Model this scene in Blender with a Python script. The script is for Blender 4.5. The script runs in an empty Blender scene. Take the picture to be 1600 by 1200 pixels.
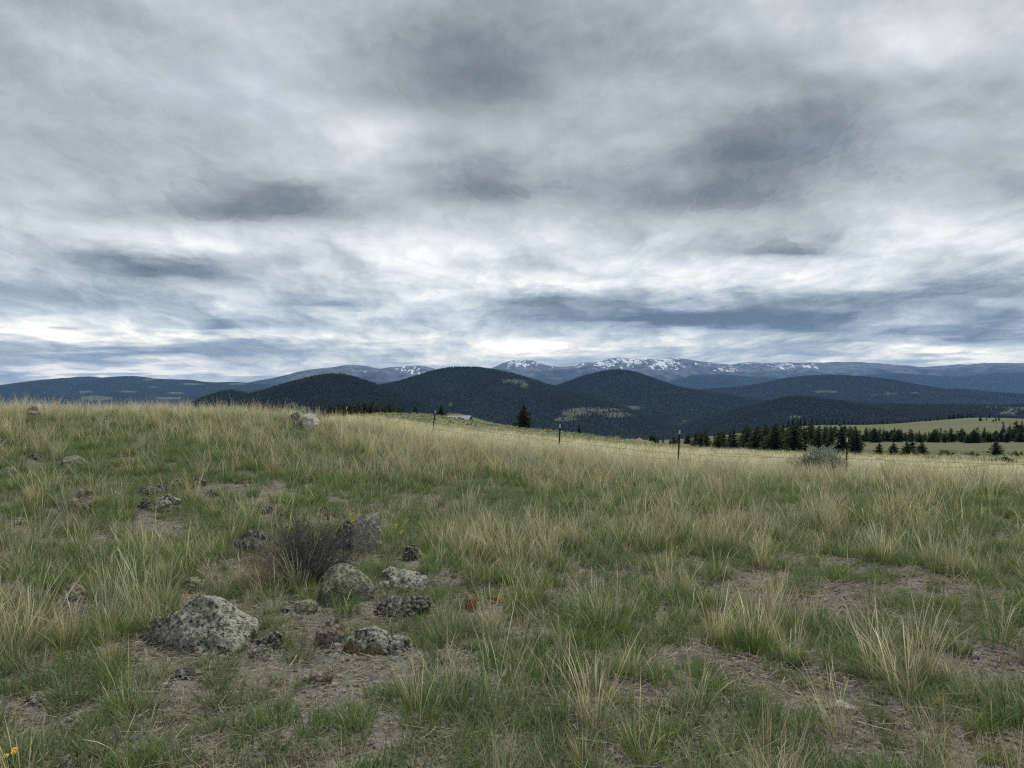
import bpy, bmesh, math, random
import numpy as np
from mathutils import Vector, Matrix, noise as mnoise

random.seed(7)
RNG = np.random.default_rng(7)
F = 1232.0            # focal length in photograph pixels (1600 wide)
CAMZ = 1.6
sc = bpy.context.scene
COL = sc.collection

# ------------------------------------------------------------------ camera
cam_d = bpy.data.cameras.new('camera')
cam_d.sensor_width = 36.0
cam_d.lens = 36.0 * F / 1600.0
cam_d.clip_start = 0.05
cam_d.clip_end = 200000.0
cam = bpy.data.objects.new('camera', cam_d)
COL.objects.link(cam)
cam.location = (0, 0, CAMZ)
cam.rotation_euler = (math.radians(90), 0, 0)
sc.camera = cam

# ------------------------------------------------------------------ render / exposure
sc.view_settings.view_transform = 'Standard'
sc.view_settings.look = 'None'
sc.view_settings.gamma = 1.0
sc.view_settings.exposure = 1.32
sc.view_settings.use_curve_mapping = False
sc.cycles.use_denoising = False
sc.cycles.filter_width = 1.25
sc.cycles.use_adaptive_sampling = True
sc.cycles.adaptive_threshold = 0.007
sc.cycles.adaptive_min_samples = 32
sc.cycles.max_bounces = 5
sc.cycles.diffuse_bounces = 3
sc.cycles.transmission_bounces = 3
sc.cycles.volume_bounces = 0

SUN_EL, SUN_AZ = math.radians(62), math.radians(40)     # azimuth clockwise from +Y

# ------------------------------------------------------------------ node helper
class NT:
    def __init__(self, tree):
        self.t = tree; self.n = tree.nodes; self.l = tree.links
    def new(self, typ, **kw):
        nd = self.n.new(typ)
        for k, v in kw.items(): setattr(nd, k, v)
        return nd
    def put(self, sock, val):
        if isinstance(val, bpy.types.NodeSocket): self.l.new(val, sock)
        else: sock.default_value = val
    def m(self, op, a, b=None, c=None, clamp=False):
        nd = self.n.new('ShaderNodeMath'); nd.operation = op; nd.use_clamp = clamp
        self.put(nd.inputs[0], a)
        if b is not None: self.put(nd.inputs[1], b)
        if c is not None: self.put(nd.inputs[2], c)
        return nd.outputs[0]
    def v(self, op, a, b=None, c=None):
        nd = self.n.new('ShaderNodeVectorMath'); nd.operation = op
        self.put(nd.inputs[0], a)
        if b is not None: self.put(nd.inputs[1], b)
        if c is not None: self.put(nd.inputs[2], c)
        return nd.outputs['Value'] if op in ('DOT_PRODUCT', 'LENGTH', 'DISTANCE') else nd.outputs[0]
    def xyz(self, a, b, c):
        nd = self.n.new('ShaderNodeCombineXYZ')
        for i, s in enumerate((a, b, c)): self.put(nd.inputs[i], s)
        return nd.outputs[0]
    def sep(self, a):
        nd = self.n.new('ShaderNodeSeparateXYZ'); self.put(nd.inputs[0], a); return nd.outputs
    def noise(self, vec, scale, detail=4, rough=0.55, dist=0.0, col=False):
        nd = self.n.new('ShaderNodeTexNoise')
        if vec is not None: self.put(nd.inputs['Vector'], vec)
        nd.inputs['Scale'].default_value = scale; nd.inputs['Detail'].default_value = detail
        nd.inputs['Roughness'].default_value = rough; nd.inputs['Distortion'].default_value = dist
        return nd.outputs['Color' if col else 'Fac']
    def voro(self, vec, scale, out='Distance', feature='F1'):
        nd = self.n.new('ShaderNodeTexVoronoi'); nd.feature = feature
        if vec is not None: self.put(nd.inputs['Vector'], vec)
        nd.inputs['Scale'].default_value = scale
        return nd.outputs[out]
    def ramp(self, fac, stops, interp='LINEAR'):
        nd = self.n.new('ShaderNodeValToRGB'); cr = nd.color_ramp; cr.interpolation = interp
        while len(cr.elements) > 1: cr.elements.remove(cr.elements[-1])
        first = True
        for p, c in stops:
            if first: e = cr.elements[0]; e.position = p; first = False
            else: e = cr.elements.new(p)
            e.color = (c, c, c, 1) if isinstance(c, (int, float)) else (*c, 1)
        self.put(nd.inputs[0], fac)
        return nd.outputs[0]
    def mix(self, fac, a, b, mode='MIX'):
        nd = self.n.new('ShaderNodeMix'); nd.data_type = 'RGBA'; nd.blend_type = mode
        self.put(nd.inputs[0], fac)
        for i, s in ((6, a), (7, b)):
            if isinstance(s, tuple) and len(s) == 3: s = (*s, 1)
            self.put(nd.inputs[i], s)
        return nd.outputs[2]
    def sstep(self, x, lo, hi):
        nd = self.n.new('ShaderNodeMapRange'); nd.interpolation_type = 'SMOOTHSTEP'
        self.put(nd.inputs[0], x); nd.inputs[1].default_value = lo; nd.inputs[2].default_value = hi
        return nd.outputs[0]

# ------------------------------------------------------------------ world: Nishita sky under a broken cloud deck
world = bpy.data.worlds.new('World'); sc.world = world; world.use_nodes = True
w = NT(world.node_tree); w.n.clear()
tc = w.new('ShaderNodeTexCoord').outputs['Generated']
dx, dy, dz = w.sep(tc)
azm = w.m('ARCTAN2', dx, dy); elv = w.m('ARCSINE', dz)
zz = w.m('ADD', w.m('MAXIMUM', dz, 0.0), 0.085)
plane = w.xyz(w.m('DIVIDE', dx, zz), w.m('DIVIDE', dy, zz), 0.37)          # cloud deck, flattening to the horizon
AE = w.xyz(w.m('MULTIPLY', azm, F), w.m('MULTIPLY', elv, F), 0.0)
sph = w.xyz(w.m('MULTIPLY', azm, 3.2), w.m('MULTIPLY', elv, 5.2), 0.0)
n_sph = w.noise(sph, 1.5, 6, 0.52)
n_mid = w.noise(plane, 1.25, 6, 0.55)
zz2 = w.m('ADD', w.m('MAXIMUM', dz, 0.0), 0.18)
pl2 = w.xyz(w.m('DIVIDE', dx, zz2), w.m('MULTIPLY', w.m('DIVIDE', dy, zz2), 0.55), 3.7)
n_wx = w.noise(pl2, 1.5, 8, 0.57)
warp = w.xyz(w.m('MULTIPLY', w.m('SUBTRACT', n_wx, 0.5), 260.0), w.m('MULTIPLY', w.m('SUBTRACT', w.m('ADD', w.m('MULTIPLY', n_mid, .7), w.m('MULTIPLY', n_sph, .5)), 0.6), 95.0), 0.0)
AEw = w.v('ADD', AE, warp)
CLOUDS = [  # u, v, half width, half height, strength : where the darker and the brighter cloud masses hang
 (420,334,165,36,-.34),(270,424,115,22,-.34),(770,140,185,80,-.33),(760,300,120,34,-.30),(1085,316,180,50,-.36),
 (1190,396,95,17,-.34),(1235,215,135,66,-.31),(840,468,85,20,-.34),(960,498,150,16,-.34),(1110,508,150,20,-.36),
 (1300,500,140,26,-.32),(1510,455,130,16,-.26),(1490,522,110,13,-.34),(230,548,210,13,-.26),(110,468,140,24,-.20),
 (510,465,90,17,-.24),(30,582,60,16,-.22),(1590,315,70,18,-.20),(120,235,240,130,-.13),(1490,245,160,65,-.15),
 (345,507,45,11,-.26),(60,60,240,90,-.10),(1000,90,180,60,-.11),(1100,230,70,30,-.12),(560,120,120,50,-.06),(1250,545,150,10,-.22),
 (575,205,70,26,.26),(260,375,120,26,.30),(865,150,60,40,.20),(640,385,130,38,.18),(730,432,110,20,.26),
 (870,440,120,13,.30),(1180,432,200,22,.22),(1405,503,55,13,.42),(850,545,95,14,.36),(200,576,190,8,.40),
 (60,512,90,13,.30),(1500,558,130,11,.34),(1420,370,160,36,.14),(430,524,260,9,.26),(1030,540,70,14,.30),(1180,160,90,20,.16),
 (640,560,140,9,.20),(1480,60,160,50,.12),(180,90,110,40,.10),(440,225,140,60,.10),(1350,440,160,20,.14)]
dark = 0.0; lite = 0.0
for (u, v_, su, sv, amp) in CLOUDS:
    a0 = math.atan2(u - 800, F); e0 = math.atan2(600 - v_, math.hypot(F, u - 800))
    q = w.v('SUBTRACT', AEw, (a0 * F, e0 * F, 0.0))
    if amp < 0:                                            # heavy clouds: soft above, firmer flat base
        q = w.v('MULTIPLY_ADD', w.v('ABSOLUTE', q), (0.0, -0.50 / sv, 0.0), w.v('MULTIPLY', q, (1.0 / su, 1.15 / sv, 0.0)))
        dark = w.m('MULTIPLY_ADD', w.m('POWER', 0.36788, w.v('DOT_PRODUCT', q, q)), amp, dark)
    else:
        q = w.v('MULTIPLY', q, (1.0 / su, 1.0 / sv, 0.0))
        lite = w.m('MULTIPLY_ADD', w.m('POWER', 0.36788, w.v('DOT_PRODUCT', q, q)), amp, lite)
n_off = w.noise(w.v('ADD', plane, (0.06, -0.22, 0.0)), 1.25, 6, 0.55)    # same deck, shifted: lit tops, dim undersides
n_so = w.noise(w.v('ADD', sph, (0.03, 0.085, 0.0)), 1.5, 6, 0.52)
n_wo = w.noise(w.v('ADD', pl2, (0.02, -0.075, 0.0)), 1.5, 8, 0.57)
vor = w.new('ShaderNodeTexVoronoi', voronoi_dimensions='2D', feature='F1'); w.put(vor.inputs['Vector'], w.v('ADD', pl2, w.xyz(w.m('MULTIPLY', n_wx, .9), w.m('MULTIPLY', n_wo, .7), 0.0)))
vor.inputs['Scale'].default_value = 4.2; vor.inputs['Detail'].default_value = 4.0; vor.inputs['Roughness'].default_value = 0.62
puff = w.m('MULTIPLY_ADD', vor.outputs['Distance'], -1.0, 1.0)                # billowing heads
emb = w.m('MULTIPLY', w.m('SUBTRACT', n_mid, n_off), 0.22)
emb2 = w.m('MULTIPLY', w.m('SUBTRACT', n_sph, n_so), 0.70)
emb3 = w.m('MULTIPLY', w.m('SUBTRACT', n_wx, n_wo), w.m('MULTIPLY_ADD', w.sstep(elv, .26, .10), .55, .28))
edge = w.m('SUBTRACT', w.m('MULTIPLY', w.m('SUBTRACT', w.m('MULTIPLY_ADD', puff, .40, n_wx), .72), .50), dark)
crisp = w.m('MULTIPLY_ADD', w.sstep(elv, .34, .16), .07, .06)
layers = w.m('ADD', w.m('ADD', w.m('MULTIPLY', w.sstep(edge, -.01, .07), .50), w.m('MULTIPLY', w.sstep(edge, .082, .142), .58)), w.m('MULTIPLY', w.sstep(edge, .22, .42), .45))
mask = w.m('MULTIPLY', layers, crisp)
rim = w.m('MULTIPLY', w.m('MULTIPLY', w.sstep(edge, .01, .09), w.sstep(edge, .14, .09)), crisp)
band = w.ramp(w.m('MULTIPLY', elv, 1.6), [(0.0, 0.78), (0.06, 0.78), (0.14, 0.80), (0.28, 0.78), (0.46, 0.645), (0.75, 0.63), (1.0, 0.63)])
tex = w.m('MULTIPLY_ADD', n_wx, 1.6, 0.2)
B = w.m('ADD', band, w.m('ADD', w.m('MULTIPLY', dark, w.m('MULTIPLY_ADD', n_sph, .9, 0.58)), w.m('MULTIPLY', lite, tex)))
B = w.m('ADD', B, w.m('MULTIPLY', w.m('SUBTRACT', n_mid, 0.5), 0.24))
B = w.m('ADD', B, w.m('MULTIPLY', w.m('SUBTRACT', n_sph, 0.5), 0.22))
B = w.m('SUBTRACT', B, mask)
B = w.m('ADD', B, w.m('MULTIPLY', rim, .40))
B = w.m('ADD', B, w.m('MULTIPLY', w.m('SUBTRACT', puff, 0.55), w.m('MULTIPLY_ADD', w.sstep(elv, .30, .08), .16, .08)))
B = w.m('ADD', B, w.m('ADD', emb3, w.m('ADD', emb, emb2)))
hi_col = w.ramp(B, [(0.0, (.115, .142, .168)), (0.22, (.205, .234, .260)), (0.42, (.325, .360, .388)), (0.60, (.455, .494, .520)),
                    (0.78, (.625, .664, .682)), (0.95, (.800, .830, .815)), (1.0, (.86, .88, .85))])
lo_col = w.ramp(B, [(0.0, (.125, .170, .225)), (0.22, (.195, .255, .325)), (0.42, (.300, .370, .440)), (0.60, (.450, .520, .575)),
                    (0.78, (.660, .715, .725)), (0.92, (.90, .905, .86)), (1.0, (1.05, 1.04, .98))])
lowf = w.sstep(elv, 0.20, 0.03)
ccol = w.mix(lowf, hi_col, lo_col)
ccol = w.mix(w.sstep(elv, .085, .01), ccol, w.v('MULTIPLY', ccol, (1.16, 1.08, .96)))
ccol = w.v('SCALE', ccol); w.n[-1].inputs['Scale'].default_value = 4.8
sky = w.new('ShaderNodeTexSky', sky_type='NISHITA')
sky.sun_disc = False; sky.sun_elevation = SUN_EL; sky.sun_rotation = SUN_AZ; sky.altitude = 1500
cover = w.m('SUBTRACT', 1.0, w.m('MULTIPLY', w.sstep(n_mid, 0.58, 0.74), 0.05))
wcol = w.mix(cover, sky.outputs[0], ccol)
bg = w.new('ShaderNodeBackground'); w.put(bg.inputs['Color'], wcol); bg.inputs['Strength'].default_value = 0.1
wo = w.new('ShaderNodeOutputWorld'); w.l.new(bg.outputs[0], wo.inputs['Surface'])
world.cycles.sampling_method = 'MANUAL'; world.cycles.sample_map_resolution = 512

# ------------------------------------------------------------------ the sun behind the cloud
sd = bpy.data.lights.new('sun', 'SUN'); sd.energy = 1.5; sd.angle = math.radians(16); sd.color = (1.0, 0.96, 0.90)
sun = bpy.data.objects.new('sun', sd); COL.objects.link(sun)
sdir = Vector((math.sin(SUN_AZ) * math.cos(SUN_EL), math.cos(SUN_AZ) * math.cos(SUN_EL), math.sin(SUN_EL)))
sun.rotation_euler = (-sdir).to_track_quat('-Z', 'Y').to_euler()
sun.location = (0, 0, 60)

# ================================================================== helpers
def tag(o, label=None, cat=None, group=None, kind=None):
    if label: o['label'] = label
    if cat: o['category'] = cat
    if group: o['group'] = group
    if kind: o['kind'] = kind
    return o
def empty(name, loc, rz=0.0):
    o = bpy.data.objects.new(name, None); COL.objects.link(o)
    o.empty_display_size = 0.1; o.location = loc; o.rotation_euler = (0, 0, rz); return o
def mesh_np(name, V, Fc, smooth=True):
    """V (n,3); Fc (m,k) all the same arity"""
    me = bpy.data.meshes.new(name)
    V = np.ascontiguousarray(V, dtype=np.float32); Fc = np.ascontiguousarray(Fc, dtype=np.int32)
    me.vertices.add(len(V)); me.vertices.foreach_set('co', V.ravel())
    k = Fc.shape[1]
    me.loops.add(Fc.size); me.loops.foreach_set('vertex_index', Fc.ravel())
    me.polygons.add(len(Fc)); me.polygons.foreach_set('loop_start', np.arange(0, Fc.size, k, dtype=np.int32))
    try: me.polygons.foreach_set('loop_total', np.full(len(Fc), k, dtype=np.int32))
    except Exception: pass
    me.update(calc_edges=True); me.validate()
    if smooth: me.polygons.foreach_set('use_smooth', np.ones(len(me.polygons), dtype=bool))
    return me
def attr(me, name, typ, arr, dom='POINT'):
    a = me.attributes.new(name, typ, dom)
    key = {'FLOAT': 'value', 'INT': 'value', 'FLOAT_VECTOR': 'vector', 'FLOAT_COLOR': 'color'}[typ]
    a.data.foreach_set(key, np.ascontiguousarray(arr).ravel())
def obj(name, me, mat=None, parent=None, loc=(0, 0, 0), rot=(0, 0, 0)):
    o = bpy.data.objects.new(name, me); COL.objects.link(o)
    if mat and me and not me.materials: me.materials.append(mat)
    o.parent = parent; o.location = loc; o.rotation_euler = rot
    return o
def _h(ix, iy, s):
    n = (ix.astype(np.int64) * 374761393 + iy.astype(np.int64) * 668265263 + s * 2147483647) & 0xFFFFFFFF
    n = ((n ^ (n >> 13)) * 1274126177) & 0xFFFFFFFF
    return ((n ^ (n >> 16)) & 0xFFFF) / 65535.0
def vnoise(x, y, s=0):
    x = np.asarray(x, float); y = np.asarray(y, float)
    ix = np.floor(x); iy = np.floor(y); fx = x - ix; fy = y - iy
    fx = fx * fx * fx * (fx * (fx * 6 - 15) + 10); fy = fy * fy * fy * (fy * (fy * 6 - 15) + 10)
    a = _h(ix, iy, s); b = _h(ix + 1, iy, s); c = _h(ix, iy + 1, s); d = _h(ix + 1, iy + 1, s)
    return (a * (1 - fx) + b * fx) * (1 - fy) + (c * (1 - fx) + d * fx) * fy
def fbm(x, y, s=0, o=4, g=0.5):
    t = 0; a = 1; n = 0
    for i in range(o):
        t = t + a * vnoise(np.asarray(x) * 2 ** i + 17.3 * i, np.asarray(y) * 2 ** i - 9.1 * i, s + i); n += a; a *= g
    return t / n
def sst(x, a, b):
    t = np.clip((x - a) / (b - a), 0, 1); return t * t * (3 - 2 * t)

def mat_new(name):
    m = bpy.data.materials.new(name); m.use_nodes = True
    t = NT(m.node_tree); t.n.clear()
    out = t.new('ShaderNodeOutputMaterial')
    return m, t, out
def principled(t, out, col, rough=0.9, bump=None, bstr=0.3, bdist=0.02, spec=0.2, metal=0.0):
    p = t.new('ShaderNodeBsdfPrincipled')
    if isinstance(col, tuple) and len(col) == 3: col = (*col, 1)
    t.put(p.inputs['Base Color'], col); t.put(p.inputs['Roughness'], rough)
    p.inputs['Specular IOR Level'].default_value = spec; p.inputs['Metallic'].default_value = metal
    if bump is not None:
        b = t.new('ShaderNodeBump'); b.inputs['Strength'].default_value = bstr; b.inputs['Distance'].default_value = bdist
        t.put(b.inputs['Height'], bump); t.l.new(b.outputs[0], p.inputs['Normal'])
    t.l.new(p.outputs[0], out.inputs['Surface'])
    return p
def simple_mat(name, col, rough=0.85, var=0.25, scale=8.0, spec=0.2, metal=0.0):
    m, t, out = mat_new(name)
    co = t.new('ShaderNodeTexCoord').outputs['Object']
    n = t.noise(co, scale, 5, 0.6)
    c = t.mix(n, tuple(x * (1 - var) for x in col), tuple(min(1, x * (1 + var)) for x in col))
    principled(t, out, c, rough, n, 0.25, 0.01, spec, metal)
    return m

# ================================================================== terrain height
def pz(v, Y): return CAMZ - (v - 600.0) / F * Y
def px(u, Y): return (u - 800.0) / F * Y
CP = [(0, 0, 0), (-3, 1, 0), (3, 1, 0), (-2, 3, 0), (2, 3, 0), (0, 4.5, 0), (0, -3, 0.02), (-5, -5, .05), (5, -5, -.05)]
def cp(u, v, Y): CP.append((px(u, Y), Y, pz(v, Y)))
for a in [(320,1016,4.72),(0,960,5.4),(800,905,6.45),(1600,905,6.4),(1200,960,5.45),(120,795,8.9),(280,795,9.0),(550,800,9.5),
          (100,738,12.0),(40,686,15.5),(300,696,15.0),(0,660,19),(200,663,19),(400,668,19.5),(470,669,21),(540,678,24),
          (800,800,10.3),(800,742,16),(700,706,22),(1200,800,10.0),(1600,800,9.8),(1200,762,15.5),(1600,772,15.0),
          (671,692,32),(874,716,28.5),(1060,738,25),(1322,752,24),(1640,775,19.5),(1640,752,27),(535,668,39),
          (700,677,60),(700,665,100),(700,656,150),(690,651.5,205),(560,660,60),(560,654,100),(560,649.5,170),(620,649,200),
          (540,657,230),(740,658,200),(710,661,246),(712,647,292),(770,662,292),(800,668.5,185),(800,675,120),(800,686,60),
          (900,698,60),(900,686,100),(900,678,150),(900,684,210),(1060,716,50),(1060,704,80),(1060,698,110),(1060,708,170),(1322,727,45),(1322,717,70),
          (1322,713,95),(1322,728,150),(1600,741,40),(1600,724,68),(1600,716,95),(1600,726,140),(1200,709.5,100),(1200,725,160),
          (440,672,60),(440,668,130),(200,680,60),(0,682,60),(0,690,130),(200,690,130),(0,700,300),(250,690,300),
          (570,668,340),(500,668,340),(630,668,340),(820,672,245),(905,690,260),
          (1450,713,215),(1600,713,215),(1330,716,225),(1450,692,410),(1600,692,410),(1350,693,410),(1200,708,260),(1200,699,420),(1080,706,260),(1080,698,450),
          (1450,683,600),(1600,682,600),(1200,684,640),(1330,684,600),(1520,652.5,1000),(1600,655,1000),(1440,659,980),(1350,664,960),(1280,664.5,950),(1200,672,950),(1040,690,900),
          (1520,672,1500),(1600,675,1500),(1300,676,1500),(1000,688,500),(700,690,500),(1000,690,1400),(700,690,1400),(400,690,900),(0,695,900),
          (0,690,1800),(400,690,1800),(800,690,2500),(1200,680,2500),(1600,678,2500)]: cp(*a)
for az in range(60, 301, 40):
    r_ = math.radians(az)
    for r, z in ((9, .05), (22, .1 if az < 180 else .6), (60, -2.5), (160, -9), (500, -32), (1500, -100), (3000, -190)):
        zz_ = z + (0.5 if (az > 220 and r < 30) else 0)
        CP.append((r * math.sin(r_), r * math.cos(r_), zz_))
CPa = np.array(CP, float)
def warp2(X, Y):
    r = np.hypot(X, Y) + 1e-9; k = np.log1p(r / 4.0) / r
    return X * k, Y * k
_cx, _cy = warp2(CPa[:, 0], CPa[:, 1]); _cq = CPa[:, 2] / (np.hypot(CPa[:, 0], CPa[:, 1]) + 20.0)
def _k(d2): return np.where(d2 > 1e-12, 0.5 * d2 * np.log(d2 + 1e-12), 0.0)
_n = len(_cx)
_A = np.zeros((_n + 3, _n + 3))
_A[:_n, :_n] = _k((_cx[:, None] - _cx[None]) ** 2 + (_cy[:, None] - _cy[None]) ** 2) + np.eye(_n) * 2e-4
_A[:_n, _n] = 1; _A[:_n, _n + 1] = _cx; _A[:_n, _n + 2] = _cy; _A[_n:, :_n] = _A[:_n, _n:].T
_w = np.linalg.solve(_A, np.concatenate([_cq, np.zeros(3)]))
def H(X, Y):
    X = np.asarray(X, float); Y = np.asarray(Y, float); shp = X.shape
    X = X.ravel(); Y = Y.ravel(); z = np.empty_like(X)
    for i in range(0, len(X), 40000):
        x = X[i:i + 40000]; y = Y[i:i + 40000]; r = np.hypot(x, y)
        wx, wy = warp2(x, y)
        q = _k((wx[:, None] - _cx[None]) ** 2 + (wy[:, None] - _cy[None]) ** 2) @ _w[:_n] + _w[_n] + _w[_n + 1] * wx + _w[_n + 2] * wy
        h = q * (r + 20.0)
        b = sst(r, 1800, 4000); h = h * (1 - b) + b * -270.0
        h = h + (fbm(x * 1.7, y * 1.7, 3, 3) - .5) * .10 * (1 - sst(r, 18, 60)) + (fbm(x / 5.5, y / 5.5, 5, 3) - .5) * .22 * sst(r, 3, 12) * (1 - sst(r, 60, 140))
        h = h + (fbm(x / 40, y / 40, 8, 3) - .5) * 1.2 * sst(r, 60, 200)
        z[i:i + 40000] = h
    return z.reshape(shp)
def Hs(x, y): return float(H(np.array([x]), np.array([y]))[0])
_YS = np.geomspace(1.3, 900, 700)
def ground_hit(u, v):
    X = (u - 800) / F * _YS; Z = CAMZ - (v - 600) / F * _YS
    d = H(X, _YS) - Z
    i = np.where(d >= 0)[0]
    if len(i) == 0: return None
    i = i[0]
    if i == 0: return _YS[0]
    t = -d[i - 1] / (d[i] - d[i - 1]); return float(_YS[i - 1] + t * (_YS[i] - _YS[i - 1]))

# ------------------------------------------------------------------ ground sheet
rad = np.concatenate([[0.05, 0.25], np.geomspace(0.5, 60000, 390)])
az = np.unique(np.concatenate([np.linspace(-48, 48, 385), np.arange(48, 313, 4.0)]))
az = az[az < 311.9]
RR, AZ = np.meshgrid(rad, np.radians(az), indexing='ij')
GX = RR * np.sin(AZ); GY = RR * np.cos(AZ); GZ = H(GX, GY)
nr, na = GX.shape
idx = np.arange(nr * na).reshape(nr, na); nxt = np.roll(idx, -1, axis=1)
quads = np.stack([idx[:-1], nxt[:-1], nxt[1:], idx[1:]], -1).reshape(-1, 4)[:, ::-1]
gm = mesh_np('ground', np.stack([GX, GY, GZ], -1).reshape(-1, 3), quads)
gr = RR.ravel()
attr(gm, 'dist', 'FLOAT', gr.astype(np.float32))
m_ground, t, out = mat_new('prairie soil and sod')
co = t.new('ShaderNodeNewGeometry').outputs['Position']
dist = t.new('ShaderNodeAttribute', attribute_name='dist').outputs['Fac']
n1 = t.noise(co, 1.3, 6, 0.65); n2 = t.noise(co, 34, 6, 0.7); n3 = t.noise(co, 140, 3, 0.6); vo = t.voro(co, 75); n4 = t.noise(co, 0.45, 4, 0.6)
soil = t.ramp(n2, [(0.28, (.050, .047, .038)), (0.45, (.125, .118, .098)), (0.58, (.205, .195, .165)), (0.75, (.35, .335, .295))])
soil = t.mix(t.sstep(n1, .52, .70), soil, t.mix(n2, (.060, .070, .034), (.14, .15, .075)))
soil = t.mix(t.m('MULTIPLY', t.sstep(t.noise(co, .9, 3, .5), .66, .74), .45), soil, t.mix(n2, (.10, .065, .04), (.25, .17, .11)))
soil = t.mix(t.sstep(n3, .60, .70), soil, (.33, .31, .27))
soil = t.mix(t.sstep(vo, .20, .06), soil, (.27, .255, .235))
fx = t.v('MULTIPLY', co, (.06, .06, .06))
sod = t.mix(t.noise(fx, 1.0, 8, .7), (.10, .108, .052), (.26, .245, .155))
sod = t.mix(t.sstep(t.noise(t.v('MULTIPLY', co, (.012, .03, .03)), 1.0, 5, .6), .48, .66), sod, (.105, .135, .045))
fsod = t.mix(t.noise(t.v('MULTIPLY', co, (.008, .016, .01)), 1.0, 6, .65), (.060, .070, .032), (.130, .126, .068))
base = t.mix(t.sstep(dist, 9, 24), soil, t.mix(t.sstep(dist, 18, 40), t.mix(n2, (.075, .080, .042), (.16, .155, .09)), sod))
base = t.mix(t.sstep(dist, 50, 95), base, t.mix(t.noise(fx, 1.0, 8, .7), (.075, .085, .042), (.20, .19, .125)))
base = t.mix(t.sstep(dist, 200, 320), base, fsod)
base = t.mix(t.sstep(dist, 1250, 1900), base, (.009, .014, .011))
hgt = t.m('ADD', t.m('ADD', n2, t.m('MULTIPLY', n3, .4)), t.m('MULTIPLY', vo, -.5))
principled(t, out, base, .95, hgt, .9, .02, .1)
ground = tag(obj('ground', gm, m_ground), kind='structure')

# ================================================================== far hills and mountains
def interp_profile(pts, u):
    pts = sorted(pts); us = [p[0] for p in pts]; vs = [p[1] for p in pts]
    # smooth monotone-ish: cosine blended
    u = np.asarray(u, float); i = np.clip(np.searchsorted(us, u) - 1, 0, len(us) - 2)
    us = np.array(us, float); vs = np.array(vs, float)
    t_ = np.clip((u - us[i]) / (us[i + 1] - us[i]), 0, 1)
    m = np.gradient(vs, us)
    h = us[i + 1] - us[i]
    h00 = 2 * t_**3 - 3 * t_**2 + 1; h10 = t_**3 - 2 * t_**2 + t_; h01 = -2 * t_**3 + 3 * t_**2; h11 = t_**3 - t_**2
    return h00 * vs[i] + h10 * h * m[i] + h01 * vs[i + 1] + h11 * h * m[i + 1]
HILLS = {}
def hill(name, prof, Y0, Wf, Wb, base, mat, nx=220, nf=70, nb=16, tree=0.0, amp=0.12, fscale=420.0, bend=0.0, seed=1, clear=(), rough=0.0):
    u0, u1 = prof[0][0], prof[-1][0]
    us = np.linspace(u0, u1, nx); X = (us - 800) / F * Y0
    zr = CAMZ - (interp_profile(prof, us) - 600) / F * Y0 - tree
    zr = zr + (fbm(X / (Y0 * .012), X * 0 + seed, seed, 4) - .5) * rough * Y0 / F
    ts = np.concatenate([-np.linspace(1, 0, nf) ** 1.15, np.linspace(0, 1, nb + 1)[1:]])
    T, XX = np.meshgrid(ts, X, indexing='ij'); ZR = np.broadcast_to(zr, T.shape)
    YY = Y0 + np.where(T < 0, T * Wf, T * Wb) + bend * ((XX - X.mean()) / (np.ptp(X) / 2)) ** 2
    f = np.where(T < 0, 0.5 * (1 + np.cos(np.pi * T)), 0.5 * (1 + np.cos(np.pi * T)))
    f = np.clip(f, 0, 1) ** 0.85
    wob = (fbm(XX / fscale * .35 + 3, YY / fscale * .35, seed + 9, 3) - .5) * 1.6
    rid = np.abs(2 * fbm(XX / fscale + wob, YY / fscale * .35 + wob, seed, 4) - 1)
    hh = ZR - base
    Z = base + hh * f - hh * amp * (1 - np.clip(rid * 2.2, 0, 1)) * 4 * f * (1 - f) - hh * amp * .7 * (fbm(XX / fscale * .4, YY / fscale * .4, seed + 4, 4)) * np.sqrt(np.clip(1 - f, 0, 1)) * f
    V = np.stack([XX, YY, Z], -1)
    n0, n1_ = T.shape; ix = np.arange(n0 * n1_).reshape(n0, n1_)
    q = np.stack([ix[:-1, :-1], ix[:-1, 1:], ix[1:, 1:], ix[1:, :-1]], -1).reshape(-1, 4)
    me = mesh_np(name, V.reshape(-1, 3), q)
    pu = 800 + F * XX / YY; pv = 600 - F * (Z - CAMZ) / YY
    c = np.zeros_like(Z)
    for (cu, cv, ru, rv, s) in clear:
        c = np.maximum(c, s * np.exp(-(((pu - cu) / ru) ** 2 + ((pv - cv) / rv) ** 2) ** 1.5))
    attr(me, 'clearing', 'FLOAT', c.ravel().astype(np.float32))
    attr(me, 'crest', 'FLOAT', (f * np.clip(hh / (zr.max() - base), 0, 1)).ravel().astype(np.float32))
    o = tag(obj(name, me, mat), kind='structure')
    HILLS[name + o.name] = (V, f, c, pu, pv)
    return o, (V, f, c)

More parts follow.
